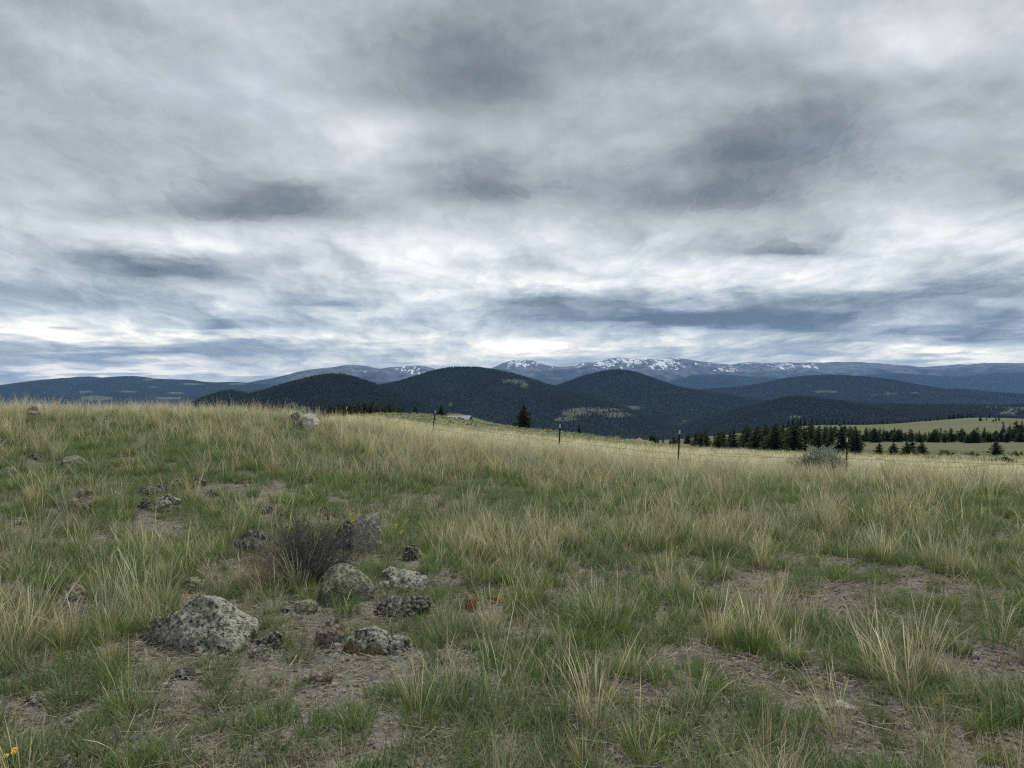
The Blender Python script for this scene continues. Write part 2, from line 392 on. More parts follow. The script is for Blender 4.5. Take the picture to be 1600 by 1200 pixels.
def forest_floor(name, grassc=(.17, .17, .085), dark=(.007, .011, .009), mid=(.011, .016, .012), sc_=1.0, rock=0):
    m, t, out = mat_new(name)
    co = t.new('ShaderNodeNewGeometry').outputs['Position']
    cl = t.new('ShaderNodeAttribute', attribute_name='clearing').outputs['Fac']
    n = t.noise(co, .004 * sc_, 6, .65); n2 = t.noise(t.v('MULTIPLY', co, (1, 1, 1.5)), .03 * sc_, 4, .7)
    c = t.mix(t.sstep(n, .35, .68), dark, mid)
    c = t.mix(t.sstep(n2, .35, .75), c, dark)
    thr = t.m('ADD', cl, t.m('MULTIPLY', t.m('SUBTRACT', n2, .5), 1.2))
    c = t.mix(t.sstep(thr, .36, .50), c, t.mix(n2, tuple(x * .7 for x in grassc), grassc))
    principled(t, out, c, .95, n2, .8, 12 / sc_, .05)
    return m
mf_near = forest_floor('forest floor near hills', grassc=(.072, .082, .055))
mf_far = forest_floor('far ridge woods', grassc=(.085, .105, .05), dark=(.008, .013, .010), mid=(.016, .024, .016), sc_=.55)

m_alp, t, out = mat_new('alpine slopes and snow')
geo = t.new('ShaderNodeNewGeometry'); co = geo.outputs['Position']
cr = t.new('ShaderNodeAttribute', attribute_name='crest').outputs['Fac']
sn = t.new('ShaderNodeAttribute', attribute_name='clearing').outputs['Fac']
na_ = t.noise(co, .0009, 7, .62); nb_ = t.noise(t.v('MULTIPLY', co, (1.0, .35, .8)), .0046, 6, .72); nc_ = t.noise(co, .003, 6, .65)
rockc = t.mix(t.sstep(nc_, .3, .7), (.040, .044, .048), (.155, .152, .150))
woods = t.mix(nc_, (.012, .021, .016), (.030, .042, .028))
tl = t.m('ADD', cr, t.m('MULTIPLY', t.m('SUBTRACT', na_, .5), .9))
c = t.mix(t.sstep(tl, .58, .80), woods, rockc)
nd_ = t.noise(t.v('MULTIPLY', co, (1.0, .22, .8)), .012, 4, .7)
sm = t.m('ADD', t.m('MULTIPLY', sn, .62), t.m('ADD', t.m('MULTIPLY', t.m('SUBTRACT', nb_, .5), 1.5), t.m('MULTIPLY', t.m('SUBTRACT', nd_, .5), 1.9)))
c = t.mix(t.m('MULTIPLY', t.sstep(sm, .52, .60), t.sstep(sn, .05, .25)), c, (.68, .70, .73))
principled(t, out, c, .9, t.m('ADD', nb_, na_), 1.0, 140, .1)

# farthest: snow-streaked range
snow = [(1000,570,170,9,.5),(1200,571,110,7,.45),(820,566,42,10,.85),(870,572,30,6,.5),(905,570,18,9,.8),(945,566,26,12,.95),(985,563,36,11,.98),(1040,567,36,13,1.0),(1090,572,32,9,.6),
        (1140,576,28,7,.7),(1165,567,14,5,.8),(1222,571,30,8,.85),(1268,572,20,6,.8),(1320,574,10,5,.3),(640,577,34,10,.72),(655,580,26,9,.72),(560,580,18,5,.45)]
hill('mountain_range', [(560,640),(640,612),(720,590),(770,574),(790,566),(806,562),(828,562.5),(850,569),(880,573.5),(893,572),(905,567),(932,565.5),(945,562),(972,559.5),(1000,561),
      (1030,559.5),(1058,560),(1080,563),(1105,566),(1145,569),(1165,566),(1200,568),(1225,566.5),(1262,567),(1290,566.5),(1330,565),(1360,567),(1400,570.5),(1450,573),(1480,571),(1530,568),(1600,567),
      (1700,564),(1900,572),(2150,580),(2400,600)], 24000, 7500, 4000, -320, m_alp, nx=520, nf=130, nb=10, amp=.42, fscale=1500, seed=21, clear=snow, rough=2.2)
hill('grey_mountain', [(250,640),(330,612),(385,600),(410,594),(440,588.5),(470,581),(492,577),(520,574),(545,570.5),(572,571.5),(592,575.5),(612,573.5),(640,571.5),(664,572),(684,578),(720,590),(780,606),(860,630)],
     21500, 6500, 3500, -320, m_alp, nx=260, nf=110, nb=10, amp=.42, fscale=1300, seed=33, clear=snow[14:], rough=1.6)
hill('far_ridge', [(-700,600),(-400,592),(-200,598),(0,602),(42,602),(75,598),(118,591.5),(138,588),(165,590.5),(190,588.5),(212,587.5),(238,591),(275,593),(305,594),(325,597),(360,596.5),(392,598),(430,602),(520,612),(640,640)],
     14500, 6000, 3000, -300, mf_far, nx=320, nf=110, nb=10, amp=.36, fscale=1000, seed=41, rough=1.6,
     clear=[(150,622,26,4,1),(135,612,14,2,.7),(232,593,12,2,.6),(200,612,22,2,.6),(260,622,30,2.2,.7),(275,614,16,2,.7),(300,600,24,2,.6),(370,600,20,2.2,.6),(240,605,14,1.5,.5),(70,612,14,2,.4)])
hill('blue_shoulder', [(880,650),(960,618),(1040,597),(1080,587),(1120,585),(1180,589),(1260,593),(1330,588),(1400,583),(1480,588),(1560,583),(1660,580),(1800,590),(2000,620)],
     17500, 4500, 2500, -320, mf_far, nx=200, nf=60, nb=8, amp=.25, fscale=1500, seed=52, rough=1.5)
clrD = [(1290,612,22,2.5,.8),(1390,615,12,2,.9),(1430,614,14,1.5,.7),(1370,616,10,1.5,.6),(1365,617,20,1.6,.5)]
hill('forested_hill', [(960,640),(1040,618),(1100,607.5),(1160,603),(1195,597),(1225,590.5),(1265,586),(1285,585.5),(1320,586),(1350,589),(1385,594),(1420,600),(1450,605),(1478,608),(1497,607),(1520,611),(1560,613),(1600,615),(1700,616),(1850,622),(2050,640)],
     9500, 3600, 1600, -290, mf_near, nx=240, nf=80, nb=10, tree=10, amp=.34, fscale=800, seed=61, clear=clrD)
clrC = [(1080,640,14,2,.5),(930,640,55,5,.9),(985,637,22,3.5,.9),(960,647,30,5,.9),(905,648,22,6,.9),(890,655,20,4,.8),(1010,598,8,2,.4),(1070,658,12,3,.5)]
hill('forested_hill', [(640,660),(740,636),(830,612),(870,601),(900,590.5),(925,583),(945,578.5),(965,577),(985,579),(1005,585),(1030,594.5),(1060,603.5),(1090,609),(1150,618),(1230,634),(1330,664)],
     6600, 2600, 1300, -270, mf_near, nx=220, nf=90, nb=10, tree=9, amp=.34, fscale=600, seed=71, clear=clrC)
clrB = [(805,596,20,4.5,1.0),(818,602,9,5,.9),(792,595,10,4,.9),(704,632,5,5,.6),(850,600,10,2,.3),(930,641,52,5,.85),(960,648,30,5,.85),(900,646,26,6,.85),(885,655,22,4,.8)]
hill('forested_hill', [(400,668),(500,628),(590,601),(625,594),(655,584.5),(680,577.5),(700,573.5),(720,572.5),(745,572.8),(765,575),(795,581),(830,590.5),(860,600.5),(890,606.5),(920,614),(970,632),(1040,660)],
     5200, 2100, 1200, -260, mf_near, nx=220, nf=90, nb=10, tree=9, amp=.34, fscale=520, seed=81, clear=clrB)
clrE = [(1450,632,10,2,.4),(1560,636,34,4,1),(1590,640,24,5,.9),(1575,646,22,4,.8),(1242,653,12,4,.9),(1210,646,6,2,.5),(1300,640,8,2,.3)]
hill('forested_hill', [(1040,680),(1120,650),(1180,632),(1215,622),(1240,618),(1262,618.5),(1300,624),(1350,629),(1420,631),(1500,631),(1560,631.5),(1640,629),(1750,636),(1900,668)],
     4300, 1700, 1000, -240, mf_near, nx=200, nf=80, nb=10, tree=9, amp=.34, fscale=480, seed=91, clear=clrE)
clrA = [(456,636,15,7,1.0),(448,640,12,6,1.0),(470,639,12,5,1.0),(420,606,6,1.5,.5),(585,606,10,4,.3)]
hill('forested_hill', [(200,690),(265,652),(300,634),(325,621.5),(345,612.5),(360,609),(372,611),(388,614.5),(410,609.5),(440,601),(475,591.5),(500,585.5),(518,583.8),(538,584.5),(560,590),(585,598.5),(615,611),(650,626),(700,650),(760,690)],
     3400, 1300, 900, -235, mf_near, nx=220, nf=90, nb=10, tree=8, amp=.34, fscale=380, seed=101, clear=clrA)

# forests on the near hills: real low trees, one mass per hill
m_for, t, out = mat_new('distant shaded conifers')
cc = t.new('ShaderNodeAttribute', attribute_name='col').outputs['Color']
principled(t, out, cc, .95, None, spec=.05)
def forest_mesh(name, P, Ht, label):
    n = len(P); S = 5
    ang = RNG.uniform(0, 6.28, (n, 1)) + np.arange(S)[None] * 2 * math.pi / S
    def ring(zf, rf):
        r = Ht[:, None] * rf * RNG.uniform(.7, 1.25, (n, S))
        return np.stack([P[:, 0:1] + r * np.cos(ang), P[:, 1:2] + r * np.sin(ang), P[:, 2:3] + Ht[:, None] * (zf + RNG.uniform(-.05, .05, (n, S)))], -1)
    def tip(zf): return np.stack([P[:, 0], P[:, 1], P[:, 2] + Ht * zf], -1)[:, None]
    V = np.concatenate([ring(.02, .26), tip(.72), ring(.42, .19), tip(1.0)], 1)
    k = V.shape[1]; b = (np.arange(n) * k)[:, None, None]
    i = np.arange(S); tri = np.concatenate([np.stack([i, (i + 1) % S, np.full(S, S)], -1), np.stack([S + 1 + i, S + 1 + (i + 1) % S, np.full(S, 2 * S + 1)], -1)])
    me = mesh_np(name, V.reshape(-1, 3), (tri[None] + b).reshape(-1, 3), smooth=True)
    pal = np.array([(.010, .015, .011), (.012, .018, .012), (.008, .013, .011), (.015, .020, .013)])  # darker than bare needles: the canopy's fine self-shadow is put into the colour
    c = pal[RNG.integers(0, 4, n)] * RNG.uniform(.85, 1.15, (n, 1)) * (.45 + 1.1 * fbm(P[:, 0] / 210, P[:, 1] / 210, 55, 4))[:, None]
    c = np.concatenate([np.repeat(c, k, 0), np.ones((n * k, 1))], 1).astype(np.float32)
    attr(me, 'col', 'FLOAT_COLOR', c)
    return tag(obj(name, me, m_for), label, 'forest', kind='stuff')
FL = {0: (26000, 9500, 'dark woods covering the broad low hill on the right'),
      1: (30000, 6600, 'dark woods covering the rounded hill right of centre'),
      2: (30000, 5200, 'dark woods covering the tall round hill in the centre'),
      3: (20000, 4300, 'dark woods covering the low knob in front of the right hill'),
      4: (24000, 3400, 'dark woods covering the nearest hill on the left')}
hk = [k for k in HILLS if k.startswith('forested_hill')]
for i, k in enumerate(hk):
    V, f, c, pu, pv = HILLS[k]; N, Y0, lab = FL[i]; N = int(N * 1.25)
    n0, n1_ = f.shape
    # sample cells on the camera side and just over the crest, inside the view
    d = V[1:, 1:] - V[:-1, :-1]
    area = np.abs(d[..., 0] * d[..., 1])
    ok = (f[:-1, :-1] > .06) & (V[:-1, :-1, 1] < Y0 + 160) & (pu[:-1, :-1] > -60) & (pu[:-1, :-1] < 1660)
    wgt = (area * ok * (0.35 + f[:-1, :-1])).ravel(); wgt /= wgt.sum()
    s = RNG.choice(len(wgt), N, p=wgt); a = s // (n1_ - 1); b = s % (n1_ - 1)
    tt = RNG.random((N, 1)); ss = RNG.random((N, 1))
    P = (V[a, b] * (1 - tt) + V[a + 1, b] * tt) * (1 - ss) + (V[a, b + 1] * (1 - tt) + V[a + 1, b + 1] * tt) * ss
    cl = c[a, b]
    thin = fbm(P[:, 0] / 45, P[:, 1] / 45, 5, 3)
    keep = RNG.random(N) > np.clip(cl * 1.25 - .25 + (thin - .5) * 1.3 * (cl > .1), 0, .86)
    P = P[keep]
    Ht = RNG.uniform(8, 13.5, len(P)) * (1 + .35 * (RNG.random(len(P)) > .93))
    P[:, 2] -= .6
    forest_mesh('forest', P, Ht * (1.0 if i > 1 else 1.15), lab)

# ================================================================== rocks
def stone_mat(name, stone, stone2, lich=(.30, .305, .235), lich_amt=.5, black=.5, rust=None, rust_h=None, yellow=.2):
    m, t, out = mat_new(name)
    oi = t.new('ShaderNodeObjectInfo').outputs['Random']
    co = t.new('ShaderNodeTexCoord').outputs['Object']
    co2 = t.v('ADD', co, t.xyz(t.m('MULTIPLY', oi, 31.0), t.m('MULTIPLY', oi, 17.0), t.m('MULTIPLY', oi, 9.0)))
    n1 = t.noise(co2, 7, 6, .68); n2 = t.noise(co2, 34, 6, .72, .4); n3 = t.noise(co2, 13, 6, .68, .5); n4 = t.noise(co2, 95, 4, .7); n5 = t.noise(co2, 34, 6, .74, .3)
    c = t.mix(n1, stone, stone2)
    c = t.mix(t.sstep(n2, .60, .40), c, tuple(x * .7 for x in stone))
    if rust:
        zc = t.sep(co)[2]
        rm = t.sstep(t.m('ADD', zc, t.m('MULTIPLY', t.m('SUBTRACT', n3, .5), .12)), rust_h + .02, rust_h - .02) if rust_h is not None else t.sstep(n3, .45, .55)
        c = t.mix(rm, c, t.mix(n2, tuple(x * .45 for x in rust), rust))
    lm = t.sstep(n5, .60 - .22 * lich_amt, .66 - .22 * lich_amt)
    if rust and rust_h is not None: lm = t.m('MULTIPLY', lm, t.m('SUBTRACT', 1.0, rm))
    c = t.mix(t.m('MULTIPLY', lm, .9), c, t.mix(n4, tuple(x * .62 for x in lich), lich))
    ym = t.m('MULTIPLY', t.sstep(t.noise(co2, 21, 4, .65, .3), .66 - .1 * yellow, .70 - .1 * yellow), .75)
    c = t.mix(ym, c, (.29, .29, .14))
    bm_ = t.sstep(t.m('ADD', t.noise(co2, 38, 6, .72, .4), t.m('MULTIPLY', n4, .16)), .80 - .16 * black, .84 - .16 * black)
    c = t.mix(t.m('MULTIPLY', bm_, .93), c, (.018, .018, .019))
    hh = t.m('ADD', t.m('ADD', t.m('MULTIPLY', n1, .8), t.m('MULTIPLY', n2, .5)), t.m('ADD', t.m('MULTIPLY', n4, .35), t.m('MULTIPLY', lm, .15)))
    principled(t, out, c, .92, hh, 1.0, .02, .15)
    return m
MS = {'lichen': stone_mat('lichened basalt', (.13, .126, .118), (.22, .215, .20), lich=(.35, .35, .285), lich_amt=.80, black=1.08, yellow=.5),
      'dark': stone_mat('dark lichened stone', (.075, .072, .07), (.15, .145, .135), lich=(.27, .27, .24), lich_amt=.50, black=1.25),
      'pale': stone_mat('pale stone', (.27, .25, .22), (.40, .38, .335), lich=(.42, .42, .33), lich_amt=.6, black=.25),
      'pink': stone_mat('pinkish stone', (.17, .145, .125), (.30, .255, .22), lich_amt=.6, black=.8, rust=(.27, .18, .125)),
      'rust': stone_mat('rust footed stone', (.19, .185, .17), (.30, .295, .265), lich_amt=.8, black=1.2, rust=(.20, .11, .05), rust_h=.04, yellow=.4, lich=(.33, .33, .27)),
      'orange': stone_mat('orange stone', (.22, .085, .04), (.38, .17, .085), lich_amt=-.6, black=.05, yellow=-1),
      'mossy': stone_mat('grey green stone', (.12, .125, .10), (.19, .195, .155), lich=(.25, .26, .185), lich_amt=.7, black=.9, yellow=.4),
      'white': stone_mat('white topped stone', (.42, .385, .345), (.60, .57, .52), lich=(.55, .54, .48), lich_amt=.4, black=.2)}
ROCKPOS = []
def rock(name, label, outline, mat, vb=None, depth=.75, seed=0, rough=.10, front=.72, div=4, sink=.10, Yfix=None):
    us = np.array([p[0] for p in outline], float); vs = np.array([p[1] for p in outline], float)
    vb = vb or vs.max(); uc = (us.min() + us.max()) / 2
    Y = Yfix or ground_hit(uc, vb)
    if Y is None: Y = 20.0
    wid = (us.max() - us.min()) / F * Y; dpt = wid * depth
    Y = Y + dpt * .32
    X = (us - 800) / F * Y; Z = CAMZ - (vs - 600) / F * Y
    gz = Hs(px(uc, Y), Y); x0 = px(uc, Y)
    P = []
    zb = min(Z.min(), gz) - sink * max(wid, .2)
    r = random.Random(seed)
    lx = X - x0; lz = Z - gz; h = lz.max()
    for x, z in zip(lx, lz):
        P.append((x, 0, z))
        P.append((x * front * r.uniform(.85, 1.1), -dpt * .5 * r.uniform(.8, 1.1), z * .50 * r.uniform(.7, 1.15)))
        P.append((x * .75 * r.uniform(.8, 1.1), dpt * .5 * r.uniform(.8, 1.1), z * .75 * r.uniform(.8, 1.1)))
    for s_ in (-1, 1):
        P.append((lx.min() * .9 if s_ < 0 else lx.max() * .9, 0, zb - gz))
        P.append((s_ * wid * .32, -dpt * .55, zb - gz)); P.append((s_ * wid * .32, dpt * .5, zb - gz))
    bm = bmesh.new()
    for p in P: bm.verts.new(p)
    res = bmesh.ops.convex_hull(bm, input=bm.verts[:])
    bmesh.ops.delete(bm, geom=[g for g in bm.verts if not g.link_faces], context='VERTS')
    bmesh.ops.triangulate(bm, faces=bm.faces[:])
    for _ in range(div):
        long_ = [e for e in bm.edges if e.calc_length() > wid * .03]
        if not long_: break
        bmesh.ops.subdivide_edges(bm, edges=long_, cuts=1, use_grid_fill=True)
        bmesh.ops.triangulate(bm, faces=[f_ for f_ in bm.faces if len(f_.verts) > 3])
    bmesh.ops.smooth_vert(bm, verts=bm.verts[:], factor=.2, use_axis_x=True, use_axis_y=True, use_axis_z=True)
    bm.normal_update()
    sv = Vector((seed * 3.7, seed * 1.3, seed * 2.1))
    rp = random.Random(seed * 13 + 5)
    for _ in range(9):
        nn_ = Vector((rp.uniform(-.8, .8), rp.uniform(-1.3, -.35), rp.uniform(-.2, .75))).normalized()
        ext = max(nn_.dot(v.co) for v in bm.verts); off = ext * rp.uniform(.72, .95)
        for v in bm.verts:
            e_ = nn_.dot(v.co) - off
            if e_ > 0: v.co -= nn_ * e_ * .92
    bm.normal_update()
    for v in bm.verts:
        q = v.co / wid
        d = (mnoise.fractal(q * 4.2 + sv, .9, 2.1, 5) * .60 + (mnoise.ridged_multi_fractal(q * 3.0 + sv, .9, 2.0, 4, 1.0, 2.0) - 1.0) * .30 - max(0, mnoise.noise(q * 5 + sv * 2) - .25) * 1.2)
        st = math.sin((q.z * 9 + mnoise.noise(q * 2 + sv) * 2)) * .12
        v.co += v.normal * (d + st) * rough * wid * .75
    me = bpy.data.meshes.new(name); bm.to_mesh(me); bm.free()
    for p in me.polygons: p.use_smooth = True
    try: me.set_sharp_from_angle(angle=math.radians(38))
    except Exception: pass
    o = obj(name, me, MS[mat], None, (x0, Y, gz))
    ROCKPOS.append((x0, Y, wid, dpt))
    return tag(o, label, 'rock', 'lichened rocks in the grass')
def oval(u0, u1, v0, v1, seed=0, flat=.5):
    r = random.Random(seed); c = (u0 + u1) / 2; a = (u1 - u0) / 2; pts = []
    for k in range(9):
        th = math.pi * k / 8
        e = abs(math.sin(th)) ** flat
        pts.append((c - a * math.cos(th) * (1 if k in (0, 8) else r.uniform(.88, 1.05)), v1 - (v1 - v0) * e * (1 if k == 4 else r.uniform(.8, 1.02))))
    return pts
RK = [
 ('big wedge shaped lichen rock with black spots, largest in the left foreground', [(248,998),(254,975),(280,950),(300,934),(316,929),(328,932),(345,951),(365,968),(400,985),(395,992),(370,998),(345,1006),(318,1019),(290,1018),(268,1010)], 'lichen', dict(rough=.09, div=5)),
 ('low mossy rock half buried at the left foot of the big wedge rock', [(222,1000),(226,975),(246,963),(262,966),(268,985),(262,1004)], 'mossy', dict(rough=.12)),
 ('long lichen slab with rusty orange underside in the foreground', [(533,1010),(540,992),(556,984),(585,980),(605,990),(616,1003),(615,1016),(590,1022),(556,1022)], 'rust', dict(rough=.09, div=4, depth=.7)),
 ('small dark edged slab against the right end of the rusty lichen slab', [(606,1010),(610,994),(625,993),(642,1000),(646,1010),(640,1018),(612,1020)], 'lichen', dict(rough=.12)),
 ('pale edged dome rock sloping to a point beside the dead shrub', [(498,925),(506,895),(520,882),(540,878),(560,888),(574,902),(585,920),(586,938),(560,942),(520,940)], 'mossy', dict(rough=.06, div=4, depth=.8)),
 ('upright pale rock with a notched top behind the dead shrub', [(540,866),(546,832),(555,812),(570,802),(597,799),(595,820),(584,846),(572,866)], 'pale', dict(rough=.08, div=4, depth=.5)),
 ('dark tilted slab leaning between the dead shrub and the notched pale rock', [(512,858),(525,828),(545,806),(552,812),(548,840),(532,862)], 'dark', dict(rough=.14)),
 ('flat topped dark rock under a lip of lichen right of the dome rock', [(588,916),(596,895),(612,889),(640,893),(664,905),(668,914),(650,920),(600,922)], 'lichen', dict(rough=.14, depth=.9)),
 ('layered dark slab with a red broken end in the foreground', [(582,958),(590,944),(612,938),(640,934),(660,933),(673,936),(670,955),(650,968),(620,966)], 'dark', dict(rough=.16, div=4)),
 ('rounded pinkish boulder left of the rusty lichen slab', [(494,992),(496,973),(510,965),(528,966),(539,980),(537,1000),(520,1010),(500,1006)], 'pink', dict(rough=.09)),
 ('small pale round stone just right of the shrub base', [(458,958),(462,942),(478,936),(494,938),(496,948),(490,960)], 'mossy', dict(rough=.06)),
 ('small broken brown stone in front of the pinkish boulder', [(484,1058),(488,1050),(505,1046),(512,1043),(522,1046),(520,1060),(510,1068),(490,1067)], 'pink', dict(rough=.14)),
 ('jet black knobbly stone right of the big wedge rock', [(416,1010),(419,992),(430,986),(440,992),(442,1008),(436,1014)], 'dark', dict(rough=.14)),
 ('small grey stone below the black knobbly stone', [(390,1026),(396,1012),(408,1008),(420,1014),(420,1026),(408,1031)], 'lichen', dict(rough=.10)),
 ('thin dark slab ledge behind the small grey stone', [(396,1006),(402,1000),(416,996),(420,1006),(410,1011)], 'dark', dict(rough=.12)),
 ('bright orange upright stone in the middle of the near grass', [(726,953),(728,940),(738,932),(746,931),(745,942),(736,956)], 'orange', dict(rough=.10, depth=.6)),
 ('small orange round stone beside the upright orange stone', [(768,944),(770,934),(780,930),(788,930),(789,938),(784,945)], 'orange', dict(rough=.07)),
 ('dark lichen rock left of the dead shrub', [(362,866),(368,845),(382,833),(398,828),(412,834),(417,850),(412,866)], 'dark', dict(rough=.11, div=4)),
 ('small black stone with a cap above the dark lichen rock', oval(398, 427, 788, 804, 3), 'dark', dict(rough=.14)),
 ('hooded rock with an orange brown face on the left slope', [(95,800),(97,784),(108,770),(122,764),(140,766),(147,780),(146,798),(134,806),(106,806)], 'pink', dict(rough=.13, div=4)),
 ('pink stone half hidden in grass left of the hooded rock', oval(18, 42, 806, 824, 5), 'pink', dict(rough=.1)),
 ('buried pinkish round stone on the left bank', oval(95, 136, 910, 942, 7), 'pink', dict(rough=.08)),
 ('dark jagged ledge stone at the top right of the left ledge', oval(297, 322, 744, 760, 9), 'dark', dict(rough=.18)),
 ('reddish ledge stone in the middle of the left ledge', oval(264, 288, 747, 763, 11), 'pink', dict(rough=.18)),
 ('pointed grey ledge stone at the back of the left ledge', oval(240, 268, 750, 768, 13), 'dark', dict(rough=.16)),
 ('long low stone at the front left of the left ledge', oval(212, 252, 760, 778, 15), 'dark', dict(rough=.2)),
 ('blocky lichen stone with a red corner below the left ledge', oval(244, 283, 773, 800, 17, .35), 'lichen', dict(rough=.18, div=4)),
 ('dark split stone with pink flecks left of the blocky lichen stone', oval(214, 236, 778, 798, 19), 'dark', dict(rough=.2)),
 ('small black stone right of the left ledge', oval(320, 342, 764, 778, 21), 'dark', dict(rough=.16)),
 ('arched dark rock with a pale rim on the left slope', [(92,724),(100,716),(112,711),(124,715),(140,726),(138,732),(96,732)], 'mossy', dict(rough=.1)),
 ('dark speckled stone left of the arched rock', oval(43, 66, 708, 720, 25), 'dark', dict(rough=.18)),
 ('dark humped rock at the far left edge', oval(-6, 18, 682, 698, 27), 'dark', dict(rough=.14)),
 ('dark arch shaped rock high on the left slope', oval(20, 46, 666, 676, 29), 'dark', dict(rough=.12)),
 ('low grey rock low at the left edge of the slope', oval(2, 26, 728, 742, 31), 'lichen', dict(rough=.15)),
 ('reddish flat rock on the left skyline', oval(122, 144, 637, 650, 33), 'pink', dict(rough=.1, depth=.9)),
 ('small brown knob of rock right of the reddish skyline rock', oval(162, 172, 644, 656, 35), 'pink', dict(rough=.1)),
 ('dark brown rock poking over the far left skyline', oval(38, 62, 632, 648, 37), 'pink', dict(rough=.12)),
 ('pink and white boulder on the crest, left of a pair', [(444,656),(449,650),(458,645),(465,642.5),(468,646),(470,656)], 'pink', dict(rough=.08)),
 ('white topped boulder on the crest, right of a pair', [(468,657),(473,649),(481,644.5),(490,645),(497,652),(500,657)], 'white', dict(rough=.07)),
 ('low red brown rock heap on the crest below the leaning far post', oval(556, 598, 666, 678, 43, .4), 'pink', dict(rough=.2)),
 ('pale chip of stone on top of the red brown heap', oval(577, 587, 663.5, 669, 44), 'white', dict(rough=.08, Yfix=25.6)),
 ('black low rock alone in the grass right of centre', oval(1140, 1168, 791, 806, 45), 'dark', dict(rough=.2)),
 ('small dark stone in the grass at the middle of the slope', oval(817, 829, 732, 741, 47), 'dark', dict(rough=.15)),
 ('dark stone in grass right of the notched pale rock', oval(628, 662, 850, 876, 49), 'dark', dict(rough=.18)),
 ('white and black spotted rock at the bottom left edge', [(92,1206),(95,1186),(102,1176),(110,1182),(116,1196),(116,1210)], 'lichen', dict(rough=.1, vb=1210)),
 ('flat dark grey stone in bare soil below the big wedge rock', oval(270, 308, 1044, 1062, 53), 'dark', dict(rough=.1)),
 ('grey stone flush with soil at the bottom left', oval(40, 72, 1082, 1098, 55), 'mossy', dict(rough=.1)),
 ('pale grey flat stone in soil at bottom right', oval(1294, 1340, 1098, 1118, 57), 'pale', dict(rough=.1)),
 ('pinkish low stone in grass at lower right', oval(1296, 1326, 1050, 1072, 59), 'pink', dict(rough=.1)),
 ('mottled grey rock lying behind the big wedge rock', oval(282, 322, 900, 926, 61), 'mossy', dict(rough=.12)),
]
for i, (lab, outl, mt, kw) in enumerate(RK):
    o = rock('rock', lab, outl, mt, seed=i + 1, **kw)

# ================================================================== grass
def tuft(name, nb, hmin, hmax, rb, width, lean, droop, cols, segs=3, head=False, seed=0, tipc=None):
    """cols: list of (weight, base colour, tip colour)"""
    r = np.random.default_rng(seed + 1000)
    L = r.uniform(hmin, hmax, nb) * r.uniform(.75, 1.0, nb)
    a = r.uniform(0, 2 * math.pi, nb); rr = rb * np.sqrt(r.random(nb))
    bx, by = rr * np.cos(a), rr * np.sin(a)
    da = a + r.normal(0, .8, nb)
    le = np.abs(r.normal(lean, lean * .6, nb)); dr = np.abs(r.normal(droop, droop * .7, nb))
    ts = np.linspace(0, 1, segs + 1)
    wa = r.uniform(0, 2 * math.pi, nb)
    wd = width * r.uniform(.6, 1.3, nb)
    prof = np.interp(ts, [0, .5, 1], [1, .8, .12])
    if head: prof = np.interp(ts, [0, .25, .62, .82, 1], [.8, .6, .55, 1.5, .25])
    V = np.zeros((nb, segs + 1, 2, 3))
    for k, tt in enumerate(ts):
        ho = L * (np.sin(le) * tt + dr * tt ** 2.2); zo = L * (np.cos(le) * tt - .45 * dr * tt ** 2.5)
        x = bx + ho * np.cos(da); y = by + ho * np.sin(da); z = np.maximum(zo, .002) - .012 * (tt == 0)
        wv = wd * prof[k] * .5
        V[:, k, 0] = np.stack([x - wv * np.cos(wa), y - wv * np.sin(wa), z], -1)
        V[:, k, 1] = np.stack([x + wv * np.cos(wa), y + wv * np.sin(wa), z], -1)
    kk = (segs + 1) * 2
    q = []
    for k in range(segs): q.append([2 * k, 2 * k + 1, 2 * k + 3, 2 * k + 2])
    q = np.array(q)[None] + (np.arange(nb) * kk)[:, None, None]
    me = mesh_np(name, V.reshape(-1, 3), q.reshape(-1, 4))
    wts = np.array([c[0] for c in cols], float); wts /= wts.sum()
    ci = r.choice(len(cols), nb, p=wts)
    cb = np.array([c[1] for c in cols])[ci]; ct = np.array([c[2] for c in cols])[ci]
    j = r.uniform(.75, 1.25, (nb, 1))
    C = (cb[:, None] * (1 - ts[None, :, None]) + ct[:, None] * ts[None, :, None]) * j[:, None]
    C = np.repeat(C[:, :, None], 2, 2)
    C = np.concatenate([C, np.ones(C.shape[:-1] + (1,))], -1)
    return me, C.reshape(-1, 4).astype(np.float32)
def merge_tufts(name, parts):
    Vs, Qs, Cs = [], [], []; off = 0
    for me, C in parts:
        v = np.empty(len(me.vertices) * 3, np.float32); me.vertices.foreach_get('co', v); v = v.reshape(-1, 3)
        l = np.empty(len(me.loops), np.int32); me.loops.foreach_get('vertex_index', l)
        Vs.append(v); Qs.append(l.reshape(-1, 4) + off); Cs.append(C); off += len(v)
        bpy.data.meshes.remove(me)
    me = mesh_np(name, np.concatenate(Vs), np.concatenate(Qs))
    attr(me, 'col', 'FLOAT_COLOR', np.concatenate(Cs))
    return me
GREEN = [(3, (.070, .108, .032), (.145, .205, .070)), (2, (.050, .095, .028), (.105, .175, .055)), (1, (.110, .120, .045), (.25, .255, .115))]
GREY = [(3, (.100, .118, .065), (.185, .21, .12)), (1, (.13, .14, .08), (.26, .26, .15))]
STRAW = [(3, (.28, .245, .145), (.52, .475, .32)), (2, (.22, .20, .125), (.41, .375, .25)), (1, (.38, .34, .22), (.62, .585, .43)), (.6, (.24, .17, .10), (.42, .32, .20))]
LIT = [(2, (.25, .235, .19), (.27, .24, .18)), (2, (.17, .16, .138), (.19, .165, .13)), (1, (.34, .32, .265), (.38, .35, .28)), (1, (.19, .14, .095), (.20, .13, .08))]

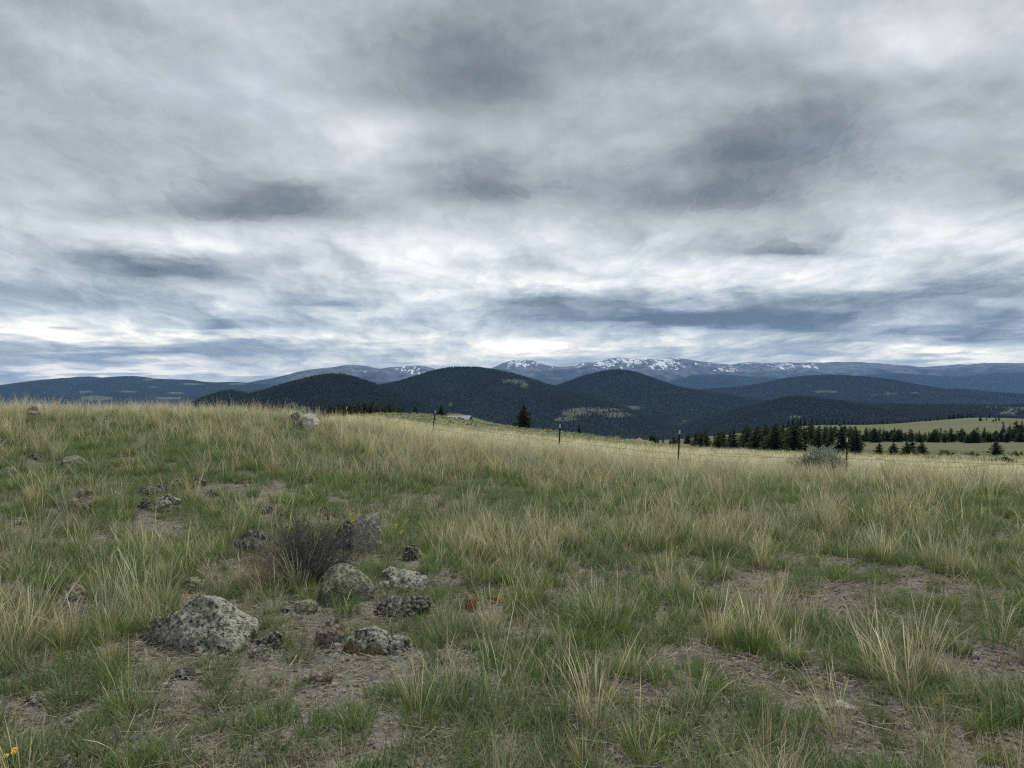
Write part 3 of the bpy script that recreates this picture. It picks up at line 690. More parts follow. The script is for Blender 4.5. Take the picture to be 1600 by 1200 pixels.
m_grass, t, out = mat_new('grass blades')
cc = t.new('ShaderNodeAttribute', attribute_name='col').outputs['Color']
ti = t.new('ShaderNodeAttribute', attribute_name='tint', attribute_type='INSTANCER').outputs['Color']
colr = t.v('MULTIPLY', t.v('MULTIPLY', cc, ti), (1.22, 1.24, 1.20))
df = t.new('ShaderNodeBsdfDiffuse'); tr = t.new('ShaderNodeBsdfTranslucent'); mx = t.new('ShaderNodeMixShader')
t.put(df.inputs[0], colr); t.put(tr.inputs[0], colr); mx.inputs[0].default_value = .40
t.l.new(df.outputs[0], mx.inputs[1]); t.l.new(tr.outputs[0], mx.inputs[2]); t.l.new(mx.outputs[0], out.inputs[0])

def coll(name, meshes, mat):
    c = bpy.data.collections.new(name)
    for i, me in enumerate(meshes):
        me.materials.append(mat)
        o = bpy.data.objects.new('%s_%02d' % (name, i), me); c.objects.link(o)
    return c
def scatter(name, P, idx_, rot, scl, tint, collection, label, cat):
    me = bpy.data.meshes.new(name)
    me.vertices.add(len(P)); me.vertices.foreach_set('co', np.ascontiguousarray(P, dtype=np.float32).ravel())
    attr(me, 'idx', 'INT', idx_.astype(np.int32)); attr(me, 'rot', 'FLOAT_VECTOR', rot.astype(np.float32))
    attr(me, 'scl', 'FLOAT_VECTOR', scl.astype(np.float32)); attr(me, 'tint', 'FLOAT_VECTOR', tint.astype(np.float32))
    o = obj(name, me)
    g = bpy.data.node_groups.new('scatter ' + name, 'GeometryNodeTree')
    g.interface.new_socket('Geometry', in_out='INPUT', socket_type='NodeSocketGeometry')
    g.interface.new_socket('Geometry', in_out='OUTPUT', socket_type='NodeSocketGeometry')
    n = g.nodes; gi = n.new('NodeGroupInput'); go = n.new('NodeGroupOutput')
    ip = n.new('GeometryNodeInstanceOnPoints'); ci = n.new('GeometryNodeCollectionInfo')
    ci.inputs['Collection'].default_value = collection; ci.inputs['Separate Children'].default_value = True; ci.inputs['Reset Children'].default_value = True
    def na(nm, ty):
        a = n.new('GeometryNodeInputNamedAttribute'); a.data_type = ty; a.inputs['Name'].default_value = nm
        return [s for s in a.outputs if s.enabled and s.name == 'Attribute'][0]
    L = g.links.new
    L(gi.outputs[0], ip.inputs['Points']); L(ci.outputs[0], ip.inputs['Instance'])
    ip.inputs['Pick Instance'].default_value = True
    L(na('idx', 'INT'), ip.inputs['Instance Index'])
    e2r = n.new('FunctionNodeEulerToRotation'); L(na('rot', 'FLOAT_VECTOR'), e2r.inputs[0]); L(e2r.outputs[0], ip.inputs['Rotation'])
    L(na('scl', 'FLOAT_VECTOR'), ip.inputs['Scale']); L(ip.outputs[0], go.inputs[0])
    md = o.modifiers.new('scatter', 'NODES'); md.node_group = g
    return tag(o, label, cat, kind='stuff')

# tuft kinds: 0-3 tall straw bunch, 4-7 mixed bunch, 8-11 green bunch, 12-13 grey-green, 14-15 lone stalks
def kinds(lod):
    W = {0: 1.0, 1: 2.1, 2: 5.5, 3: 15.0}[lod]; K = {0: 1.0, 1: .62, 2: .36, 3: .22}[lod]; sg = {0: 4, 1: 3, 2: 2, 3: 2}[lod]
    out_ = []
    def N(x): return max(3, int(x * K))
    for i in range(4):
        out_.append(merge_tufts('tuft', [tuft('a', N(52), .22, .50, .05, .0023 * W, .15, .12, STRAW, sg, True, 10 + i),
                                         tuft('b', N(70), .10, .30, .06, .0026 * W, .22, .20, GREEN[:1] + STRAW[1:2], sg, False, 30 + i)]))
    for i in range(4):
        out_.append(merge_tufts('tuft', [tuft('a', N(24), .20, .42, .05, .0023 * W, .17, .13, STRAW, sg, True, 50 + i),
                                         tuft('b', N(95), .10, .28, .07, .0026 * W, .24, .22, GREEN, sg, False, 70 + i)]))
    for i in range(4):
        out_.append(merge_tufts('tuft', [tuft('b', N(150), .07, .20, .075, .0027 * W, .24, .20, GREEN, sg, False, 90 + i),
                                         tuft('a', N(6), .16, .30, .06, .0024 * W, .25, .2, STRAW, sg, True, 95 + i)]))
    for i in range(2):
        out_.append(merge_tufts('tuft', [tuft('b', N(90), .06, .20, .08, .0034 * W, .35, .35, GREY, sg, False, 110 + i),
                                         tuft('a', N(8), .16, .36, .06, .0024 * W, .25, .2, STRAW, sg, True, 115 + i)]))
    for i in range(2):
        out_.append(merge_tufts('tuft', [tuft('a', N(11), .22, .55, .10, .0024 * W, .24, .14, STRAW, sg, True, 130 + i),
                                         tuft('b', N(10), .08, .2, .06, .0030 * W, .35, .3, GREEN, sg, False, 140 + i)]))
    return out_
HALF = math.radians(43)
def wedge(n, r0, r1, half=HALF):
    a = RNG.uniform(-half, half, n); r = np.sqrt(RNG.uniform(r0 * r0, r1 * r1, n))
    return r * np.sin(a), r * np.cos(a), r
def off_rocks(X, Y, soft):
    keep = np.ones(len(X), bool)
    for (x0, y0, wd, dp) in ROCKPOS:
        if y0 > 27: continue
        fr = min(.22 + .05 * y0 + .2 * wd, 1.5) if y0 < 18 else 3.2
        hit = (np.abs(X - x0 * (Y / y0)) < wd * .56 + .03) & (Y > y0 - dp * .5 - fr) & (Y < y0 + dp * .5)
        inside = (np.abs(X - x0) < wd * .5) & (np.abs(Y - y0) < dp * .5)
        keep &= ~(hit & (RNG.random(len(X)) > (soft if wd > .2 else .0))) & ~inside
    return keep
def straw_bias(X, Y):
    """share of cured straw: pale along and beyond the fence and on the left crest, greener in the middle"""
    r = np.hypot(X, Y); u = 800 + F * X / np.maximum(Y, .5)
    s = .235 + .20 * sst(r, 9, 22)
    s += .34 * sst(r, 17, 25) * (1 - sst(r, 55, 90)) * sst(u, 500, 750)
    s -= .18 * sst(r, 60, 90)
    s += (fbm(X / 2.6, Y / 2.6, 77, 3) - .5) * .55
    return s
SCALES = []
def grass_layer(name, lod, n, r0, r1, size, label, thr, hero=None):
    X, Y, r = wedge(n, r0, r1)
    dens = fbm(X / .33, Y / .33, 12, 2) * .45 + fbm(X / 1.3, Y / 1.3, 15, 3) * .55
    lim = thr(X, Y, r)
    k = (dens > lim + RNG.uniform(-.13, .13, n)) & off_rocks(X, Y, .16)
    X, Y, r, dens, lim = X[k], Y[k], r[k], dens[k], lim[k]
    n = len(X); sb = straw_bias(X, Y) + RNG.normal(0, .19, n)
    ki = np.where(sb > .52, RNG.integers(0, 4, n), np.where(sb > .28, RNG.integers(4, 8, n), RNG.integers(8, 12, n)))
    o_ = RNG.random(n); ki = np.where(o_ < .10, RNG.integers(12, 14, n), ki); ki = np.where(o_ > .83, RNG.integers(14, 16, n), ki)
    Z = H(X, Y)
    rot = np.stack([RNG.normal(0, .08, n), RNG.normal(.05, .08, n), RNG.uniform(0, 6.283, n)], -1)
    s = size * (.42 + .95 * RNG.random(n) ** 1.9) * (.75 + .5 * sst(dens - lim, 0, .25))
    s = s * (.84 + .16 * sst(r, 4, 8))
    scl = np.stack([s, s, s * RNG.uniform(.85, 1.2, n)], -1)
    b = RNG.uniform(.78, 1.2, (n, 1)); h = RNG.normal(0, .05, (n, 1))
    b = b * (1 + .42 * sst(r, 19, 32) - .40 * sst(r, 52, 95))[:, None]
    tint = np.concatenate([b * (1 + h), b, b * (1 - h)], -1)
    if hero:
        X = np.concatenate([X, [p[0] for p in hero]]); Y = np.concatenate([Y, [p[1] for p in hero]]); Z = H(X, Y); m_ = len(hero)
        ki = np.concatenate([ki, [p[2] for p in hero]]); hs = np.array([p[3] for p in hero])
        rot = np.concatenate([rot, np.stack([np.zeros(m_), [p[4] for p in hero], np.zeros(m_)], -1)]); scl = np.concatenate([scl, np.stack([hs * 1.1, hs * 1.1, hs], -1)]); tint = np.concatenate([tint, np.ones((m_, 3)) * 1.08])
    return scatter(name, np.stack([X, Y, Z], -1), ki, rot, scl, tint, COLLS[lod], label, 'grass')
COLLS = {i: coll('tufts_lod%d' % i, kinds(i), m_grass) for i in range(4)}
def thr0(X, Y, r):
    u = 800 + F * X / np.maximum(Y, .5)
    return .508 - .08 * sst(r, 4.5, 10) + .02 * (u < 700) * (r < 5)
HERO = []
for (u, v, kd, hs, ln) in [(1415,1085,0,1.2,-.18),(1370,1060,1,1.15,-.12),(1440,1060,2,1.1,.05),(15,1030,2,1.35,.28),(50,1015,0,1.2,.2),(-20,1000,1,1.3,.2),(232,885,3,1.2,0),(930,1140,0,1.1,0),
        (890,1120,5,1.1,0),(660,1135,4,1.15,0),(1090,1110,6,1.0,0),(770,1000,1,1.0,0),(205,1120,5,1.05,0),(1180,1010,0,.95,0),(430,1130,8,1.2,0),(1310,1150,1,.95,-.2),
        (380,925,4,1.1,0),(1040,930,1,1.0,0),(930,960,9,1.1,0),(120,1000,9,1.3,0),(180,1000,10,1.2,0),(540,960,11,1.1,0),(1560,1010,6,1.1,0),(690,1080,7,1.0,0),(1000,1180,5,1.0,0),(210,1195,9,1.0,0)]:
    Yh = ground_hit(u, v); HERO.append((px(u, Yh), Yh, kd, hs, ln))
grass_layer('grass', 0, 7600, 1.9, 9.5, .92, 'bunchgrass, green with pale straw stalks, across the near ground', thr0, HERO)
grass_layer('grass', 1, 27000, 9.5, 32, 1.0, 'bunchgrass, dense and half cured, on the slope up to the fence', lambda X, Y, r: .42 - .12 * sst(r, 11, 20))
grass_layer('grass', 2, 60000, 32, 105, 1.05, 'straw coloured grass of the field just beyond the wire fence', lambda X, Y, r: .30 + 0 * r)
grass_layer('grass', 3, 62000, 105, 320, 1.15, 'low grass on the far slope below the distant trees', lambda X, Y, r: .33 + 0 * r)

# short sprigs, dead litter and pebbles of the near ground
spr = [merge_tufts('sprig', [tuft('b', 30, .03, .11, .035, .0028, .32, .3, GREEN if i < 3 else GREY, 2, False, 200 + i)]) for i in range(6)]
csp = coll('sprigs', spr, m_grass)
X, Y, r = wedge(90000, 1.6, 24); k = (fbm(X / .5, Y / .5, 31, 2) > .42) & (RNG.random(90000) < np.clip(11 / r, .5, 1)) & off_rocks(X, Y, .7); X, Y = X[k], Y[k]; n = len(X)
bb = RNG.uniform(.75, 1.3, (n, 1)); s = RNG.uniform(.6, 1.9, (n, 1)) * (1 + .5 * sst(np.hypot(X, Y), 8, 20))[:, None]
scatter('ground_cover', np.stack([X, Y, H(X, Y)], -1), RNG.integers(0, 6, n), np.stack([np.zeros(n), np.zeros(n), RNG.uniform(0, 6.28, n)], -1), np.repeat(s, 3, 1), np.repeat(bb, 3, 1), csp,
        'short green sprigs growing between the grass clumps', 'ground cover')
def litter_mesh(seed):
    r = np.random.default_rng(seed); nb = 46
    c = r.uniform(-.16, .16, (nb, 2)); a = r.uniform(0, 6.28, nb); L = r.uniform(.015, .11, nb); wd = r.uniform(.0012, .0030, nb); z0 = r.uniform(.001, .022, nb); tl = r.normal(0, .12, nb)
    ex = np.stack([np.cos(a), np.sin(a)], -1); ey = np.stack([-np.sin(a), np.cos(a)], -1)
    bend = r.normal(0, .12, nb)
    V = np.zeros((nb, 3, 2, 3))
    for k, tt in enumerate((-.5, 0, .5)):
        p = c + ex * (L * tt)[:, None] + ey * (bend * L * (tt * tt))[:, None]
        z = z0 + tl * L * tt
        V[:, k, 0, :2] = p - ey * wd[:, None] * .5; V[:, k, 1, :2] = p + ey * wd[:, None] * .5
        V[:, k, 0, 2] = z; V[:, k, 1, 2] = z + .001
    q = np.array([[0, 1, 3, 2], [2, 3, 5, 4]])[None] + (np.arange(nb) * 6)[:, None, None]
    me = mesh_np('litter', V.reshape(-1, 3), q.reshape(-1, 4))
    ci = r.choice(4, nb, p=[.36, .32, .14, .18]); cb = np.array([LIT[i][1] for i in range(4)])[ci] * r.uniform(.7, 1.2, (nb, 1))
    attr(me, 'col', 'FLOAT_COLOR', np.concatenate([np.repeat(cb, 6, 0), np.ones((nb * 6, 1))], 1).astype(np.float32))
    return me
cl_ = coll('litter', [litter_mesh(i) for i in range(6)], m_grass)
X, Y, r = wedge(24000, 1.6, 22); n = len(X); s = RNG.uniform(.7, 1.4, (n, 1)); bb = RNG.uniform(.7, 1.25, (n, 1))
scatter('dead_grass_litter', np.stack([X, Y, H(X, Y)], -1), RNG.integers(0, 6, n), np.stack([RNG.normal(0, .05, n), RNG.normal(0, .05, n), RNG.uniform(0, 6.28, n)], -1), np.repeat(s, 3, 1), np.repeat(bb, 3, 1), cl_,
        'grey and tan dead stalks lying flat on the bare soil', 'litter')
def pebble_mesh(seed):
    bm = bmesh.new(); r = random.Random(seed)
    bmesh.ops.create_icosphere(bm, subdivisions=1, radius=1)
    sx, sy, sz = r.uniform(.7, 1.3), r.uniform(.6, 1.0), r.uniform(.4, .7)
    for v in bm.verts:
        k = r.uniform(.75, 1.2); v.co = Vector((v.co.x * sx * k, v.co.y * sy * k, v.co.z * sz * k))
    me = bpy.data.meshes.new('pebble'); bm.to_mesh(me); bm.free()
    n = len(me.vertices); c = [(.22, .20, .18), (.30, .29, .27), (.14, .125, .115), (.27, .20, .155)][seed % 4]
    attr(me, 'col', 'FLOAT_COLOR', np.tile(np.array((*c, 1), np.float32), (n, 1)))
    return me
m_peb, t, out = mat_new('pebble stone')
cc = t.new('ShaderNodeAttribute', attribute_name='col').outputs['Color']; ti = t.new('ShaderNodeAttribute', attribute_name='tint', attribute_type='INSTANCER').outputs['Color']
nn = t.noise(t.new('ShaderNodeTexCoord').outputs['Object'], 3, 4, .7)
principled(t, out, t.mix(nn, t.v('MULTIPLY', cc, ti), (.08, .075, .07)), .9)
cpb = coll('pebbles', [pebble_mesh(i) for i in range(8)], m_peb)
X, Y, r = wedge(60000, 1.6, 10); k = fbm(X / .8, Y / .8, 12, 3) < .62; X, Y = X[k], Y[k]; n = len(X)
s = np.exp(RNG.normal(math.log(.008), .55, (n, 1))).clip(.003, .034); bb = RNG.uniform(.7, 1.3, (n, 1))
scatter('pebbles', np.stack([X, Y, H(X, Y) + .001], -1), RNG.integers(0, 8, n), RNG.uniform(0, 6.28, (n, 3)) * np.array([.1, .1, 1]), np.repeat(s, 3, 1), np.repeat(bb, 3, 1), cpb,
        'small grey pebbles strewn on the bare soil between clumps', 'pebbles')

RK_ = [p for p in ROCKPOS if p[1] < 8 and p[0] < 0]
P_ = []
for _ in range(230):
    x0, y0, wd, dp = RK_[RNG.integers(0, len(RK_))]; a = RNG.uniform(0, 6.28); q = RNG.uniform(.5, 1.5)
    P_.append((x0 + math.cos(a) * wd * q * .6, y0 + math.sin(a) * dp * q * .6))
P_ = np.array(P_); n = len(P_); s = np.exp(RNG.normal(math.log(.016), .45, (n, 1))).clip(.008, .045)
scatter('stone_fragments', np.stack([P_[:, 0], P_[:, 1], H(P_[:, 0], P_[:, 1]) + .004], -1), RNG.integers(0, 8, n), RNG.uniform(0, 6.28, (n, 3)) * np.array([.1, .1, 1]), np.repeat(s, 3, 1), np.repeat(RNG.uniform(.6, 1.4, (n, 1)), 3, 1), cpb,
        'loose broken stone chips around the foreground rocks', 'stones')
# ================================================================== tubes
def tube_mesh(paths, sides=5, name='tube'):
    """paths: list of (points, radii)"""
    Vs, Qs = [], []; off = 0
    for pts, rr in paths:
        pts = np.array(pts, float); rr = np.broadcast_to(np.array(rr, float), (len(pts),))
        d = np.gradient(pts, axis=0); d /= np.linalg.norm(d, axis=1, keepdims=True) + 1e-9
        ref = np.where(np.abs(d[:, 2:3]) > .9, np.array([[1., 0, 0]]), np.array([[0, 0, 1.]]))
        a = np.cross(d, ref); a /= np.linalg.norm(a, axis=1, keepdims=True) + 1e-9; b = np.cross(d, a)
        th = np.arange(sides) * 2 * math.pi / sides
        ring = pts[:, None] + rr[:, None, None] * (a[:, None] * np.cos(th)[None, :, None] + b[:, None] * np.sin(th)[None, :, None])
        n = len(pts); ix = np.arange(n * sides).reshape(n, sides) + off; nx_ = np.roll(ix, -1, 1)
        Qs.append(np.stack([ix[:-1], nx_[:-1], nx_[1:], ix[1:]], -1).reshape(-1, 4)); Vs.append(ring.reshape(-1, 3)); off += n * sides
    return mesh_np(name, np.concatenate(Vs), np.concatenate(Qs))

# ================================================================== fence
m_post = simple_mat('dark green painted steel', (.022, .026, .024), .6, .4, 30, .4, .3)
m_tip = simple_mat('weathered white paint', (.52, .53, .52), .7, .2, 40)
m_wire = simple_mat('rusted wire', (.085, .065, .05), .7, .3, 20, .3, .4)
def tpost_mesh(z0, z1, name):
    prof = [(-.026, .004), (-.026, -.004), (-.005, -.004), (-.005, -.036), (.005, -.036), (.005, -.004), (.026, -.004), (.026, .004)]
    bm = bmesh.new()
    lo = [bm.verts.new((x, y, z0)) for x, y in prof]; hi = [bm.verts.new((x, y, z1)) for x, y in prof]
    n = len(prof)
    for k in range(n): bm.faces.new((lo[k], lo[(k + 1) % n], hi[(k + 1) % n], hi[k]))
    bm.faces.new(hi[::-1]); bm.faces.new(lo)
    bmesh.ops.recalc_face_normals(bm, faces=bm.faces[:])
    if z0 < .2:
        z = .12
        while z < z1 - .05:                       # the studs down the face of the post
            b = bmesh.ops.create_cube(bm, size=1)['verts']
            for v in b: v.co = Vector((v.co.x * .016, v.co.y * .014 + .009, v.co.z * .022 + z))
            z += .055
    me = bpy.data.meshes.new(name); bm.to_mesh(me); bm.free(); return me
fence = empty('wire_fence', (px(1060, 25), 25, Hs(px(1060, 25), 25)))
tag(fence, 'sagging barbed wire fence on dark steel posts with white tips crossing the slope', 'fence')
fo = Vector(fence.location)
POSTS = [(533, 543, 635, 40), (673.5, 681, 641, 32), (873, 875, 663, 28.5), (1058.5, 1062, 672, 25), (1322, 1323.5, 684, 24), (1668, 1670, 696, 19.5)]
tops = []
for (ub, ut, vt, Y) in POSTS:
    xb = px(ub, Y); g = Hs(xb, Y); zt = pz(vt, Y); xt = px(ut, Y)
    L = math.hypot(zt - g, xt - xb)
    lean = math.atan2(xt - xb, zt - g)
    # the photographed tilt is measured from where the post shows above the grass
    o = obj('post', tpost_mesh(-.25, L - .13, 'post'), m_post, fence, Vector((xb, Y, g)) - fo, (0, lean, math.radians(random.uniform(-25, 25))))
    tpm = tpost_mesh(L - .13, L, 'painted_tip'); obj('painted_tip', tpm, m_tip, o)
    tops.append((xb, Y, g, L, lean))
def at_post(i, h):
    xb, Y, g, L, lean = tops[i]
    return Vector((xb + math.sin(lean) * h, Y - .03, g + math.cos(lean) * h))
def wire(heights, sag, extra=None, rad=.0035):
    pts = []
    for i in range(len(heights) - 1):
        a, b = at_post(i, heights[i]), at_post(i + 1, heights[i + 1])
        for k in range(24 + (i == len(heights) - 2)):
            tt = k / 24; p = a.lerp(b, tt); p.z -= sag[i] * 4 * tt * (1 - tt) + .01 * math.sin(k * 1.9 + i)
            pts.append(p - fo)
    return pts
def barbs(pts, rad):
    paths = [(pts, rad)]
    P = np.array(pts); s = np.concatenate([[0], np.cumsum(np.linalg.norm(np.diff(P, axis=0), axis=1))])
    for d in np.arange(.1, s[-1], .13):
        c = np.array([np.interp(d, s, P[:, k]) for k in range(3)])
        for _ in range(2):
            v = RNG.normal(0, 1, 3); v /= np.linalg.norm(v); v *= .016
            paths.append(([c - v, c + v], .0014))
    return paths
for hs, sg in (([.95, .82, .62, .66, .66, .72], [.02, .05, .03, .04, .02]), ([.75, .6, .42, .46, .44, .50], [.03, .06, .03, .05, .08]), ([.45, .35, .22, .24, .22, .26], [.03, .04, .03, .05, .03])):
    obj('wire', tube_mesh(barbs(wire(hs, sg), .004), 4, 'wire'), m_wire, fence)
def wire_px(pp, name='loose_wire'):
    pts = []
    for (u, v, Y) in pp: pts.append(Vector((px(u, Y), Y, pz(v, Y))) - fo)
    P = np.array(pts); s = np.linspace(0, 1, len(P)); ss = np.linspace(0, 1, len(P) * 8)
    Q = np.stack([np.interp(ss, s, P[:, k]) for k in range(3)], -1)
    Qs = Q.copy(); 
    for _ in range(6): Qs[1:-1] = (Qs[:-2] + Qs[1:-1] * 2 + Qs[2:]) / 4
    return obj(name, tube_mesh(barbs(list(Qs), .004), 4, name), m_wire, fence)
wire_px([(1060, 719, 24.95), (1080, 718, 24.8), (1100, 711, 24.8), (1125, 708.5, 24.8), (1180, 711, 24.6), (1240, 717, 24.3), (1262, 718, 24.2), (1285, 710, 24.1), (1322, 700, 23.9)])
wire_px([(1322, 706, 23.95), (1360, 713, 23.6), (1400, 724, 23.2), (1450, 730, 22.8), (1500, 731, 22.2), (1540, 727, 21.6), (1600, 722, 20.6), (1668, 719, 19.6)])

# ================================================================== shrubs
def leaf_cloud(centers, normals, size, cols, seed, per=1, elong=2.2):
    """small pointed leaves round given points"""
    r = np.random.default_rng(seed); n = len(centers)
    d = normals + r.normal(0, .55, (n, 3)); d /= np.linalg.norm(d, axis=1, keepdims=True)
    s = np.cross(d, r.normal(0, 1, (n, 3))); s /= np.linalg.norm(s, axis=1, keepdims=True) + 1e-9
    L = size * r.uniform(.6, 1.3, (n, 1)); W = L / elong * .5
    V = np.stack([centers, centers + d * L * .5 + s * W, centers + d * L, centers + d * L * .5 - s * W], 1)
    q = np.arange(n * 4).reshape(n, 4)
    me = mesh_np('leaves', V.reshape(-1, 3), q, smooth=False)
    c = np.array(cols)[r.integers(0, len(cols), n)] * r.uniform(.7, 1.3, (n, 1))
    attr(me, 'col', 'FLOAT_COLOR', np.concatenate([np.repeat(c, 4, 0), np.ones((n * 4, 1))], 1).astype(np.float32))
    return me
m_leaf, t, out = mat_new('leaves')
cc = t.new('ShaderNodeAttribute', attribute_name='col').outputs['Color']
df = t.new('ShaderNodeBsdfDiffuse'); tr = t.new('ShaderNodeBsdfTranslucent'); mx = t.new('ShaderNodeMixShader')
t.put(df.inputs[0], cc); t.put(tr.inputs[0], cc); mx.inputs[0].default_value = .2
t.l.new(df.outputs[0], mx.inputs[1]); t.l.new(tr.outputs[0], mx.inputs[2]); t.l.new(mx.outputs[0], out.inputs[0])
m_twig = simple_mat('grey twig bark', (.10, .088, .08), .9, .4, 30)
m_dark = simple_mat('dark dead twigs', (.105, .098, .095), .9, .4, 30)
m_bark = simple_mat('conifer bark', (.060, .042, .032), .9, .4, 3)

def branch_set(r, n, rad_x, rad_y, ht, levels=2, base=.04, thick=.006):
    paths = []; tips = []
    for k in range(n):
        a = r.uniform(0, 6.28); e = r.uniform(.15, 1.4); L = r.uniform(.45, 1.05)
        tip = np.array([math.cos(a) * math.sin(e) * rad_x * L, math.sin(a) * math.sin(e) * rad_y * L, max(.03, math.cos(e * .8) * ht * L)])
        p0 = np.array([r.uniform(-base, base), r.uniform(-base, base), -.03])
        mid = (p0 + tip) / 2 + np.array([r.gauss(0, .04), r.gauss(0, .04), r.gauss(.03, .03)])
        pts = [p0, mid * .5 + p0 * .5, mid, mid * .4 + tip * .6 + np.array([r.gauss(0, .015), r.gauss(0, .015), r.gauss(0, .015)]), tip]
        paths.append((pts, [thick, thick * .8, thick * .6, thick * .45, thick * .25])); tips.append((tip, tip - mid))
        for j in range(levels * 3):
            f_ = r.uniform(.35, .95); q = np.array(pts[1]) * (1 - f_) + tip * f_
            dv = (tip - mid); dv = dv / (np.linalg.norm(dv) + 1e-9) * r.uniform(.05, .16) * ht / .5 + np.array([r.gauss(0, .05), r.gauss(0, .05), r.gauss(.02, .04)]) * ht / .5
            paths.append(([q, q + dv * .5 + np.array([r.gauss(0, .008)] * 3), q + dv], [thick * .4, thick * .3, thick * .18])); tips.append((q + dv, dv))
    return paths, tips
def bush(name, label, u, vb, width_px, h_px, leafcols, nbr, leaves, lsize, twig, cat='shrub', seed=0, thick=.006, group=None, cy=.8):
    Y = ground_hit(u, vb); wx = width_px / F * Y / 2; hh = h_px / F * Y
    root = empty(name, (px(u, Y), Y + wx * .2, Hs(px(u, Y), Y + wx * .2)))
    tag(root, label, cat, group)
    r = random.Random(seed); paths, tips = branch_set(r, nbr, wx, wx * cy, hh, 2, .06 * wx / .3, thick)
    obj('branches', tube_mesh(paths, 4, 'branches'), twig, root)
    if leaves:
        rg = np.random.default_rng(seed); ii = rg.integers(0, len(tips), leaves)
        T = np.array([t_[0] for t_ in tips])[ii]; D = np.array([t_[1] for t_ in tips])[ii]; D = D / (np.linalg.norm(D, axis=1, keepdims=True) + 1e-9)
        C = T - D * rg.uniform(0, .22, (leaves, 1)) * hh + rg.normal(0, .02, (leaves, 3)) * hh / .5
        C[:, 2] = np.maximum(C[:, 2], .01)
        obj('foliage', leaf_cloud(C, D * .8 + np.array([0, 0, .5]), lsize, leafcols, seed), m_leaf, root)
    return root
bush('sagebrush', 'round grey green sagebrush beside the fence post on the right', 1286, 753, 80, 50, [(.33, .37, .285), (.27, .31, .23), (.40, .43, .35), (.19, .225, .16)], 110, 24000, .05, m_twig, seed=3, thick=.008)
bush('dead_shrub', 'dark bare twiggy shrub among the foreground rocks', 472, 915, 215, 105, [(.075, .085, .04), (.05, .06, .03)], 185, 420, .02, m_dark, seed=5, thick=.0038)
bush('dry_shrub', 'pale reddish dry stalks leaning in front of the dark dead shrub', 405, 935, 90, 80, [(.2, .16, .1)], 30, 0, .02, simple_mat('tan dry stalks', (.22, .165, .115), .9, .3, 30), seed=8, thick=.0028)
for k, (u, v, wpx, hpx, lab) in enumerate([(1205, 748, 24, 12, 'low grey sagebrush sprig in straw grass left of the round sagebrush'), (1480, 714, 32, 10, 'low dark green bush at the far field edge, left of two'),
        (1519, 716, 34, 9, 'low dark green bush at the far field edge, right of two'), (1568, 727, 40, 9, 'flat dark bush below the lone young pine on the right'), (1592, 716, 30, 10, 'dark bush at the right edge beyond the fence')]):
    cl = [(.035, .05, .026), (.05, .065, .035), (.025, .038, .02)] if k else [(.12, .135, .095), (.09, .10, .07)]
    bush('low_bush', lab, u, v, wpx, hpx, cl, 40, 1600, .05 if k == 0 else .20, m_twig, seed=20 + k, thick=.006 if k == 0 else .02)
for k, (u, v, h, lab) in enumerate([(1177, 742, 14, 'small leafy weed standing before the fence between two right posts'), (1352, 752, 22, 'tall leafy weed just right of the rightmost visible fence post'),
        (1378, 752, 17, 'leafy weed second from the rightmost visible fence post'), (1436, 760, 13, 'short leafy weed near the lower fence wire on the right'), (1410, 757, 10, 'smallest leafy weed between two others under the wire')]):
    bush('leafy_weed', lab, u, v, 10, h, [(.06, .085, .035), (.045, .07, .03), (.09, .11, .05)], 7, 150, .05, m_twig, 'weed', 40 + k, .004)

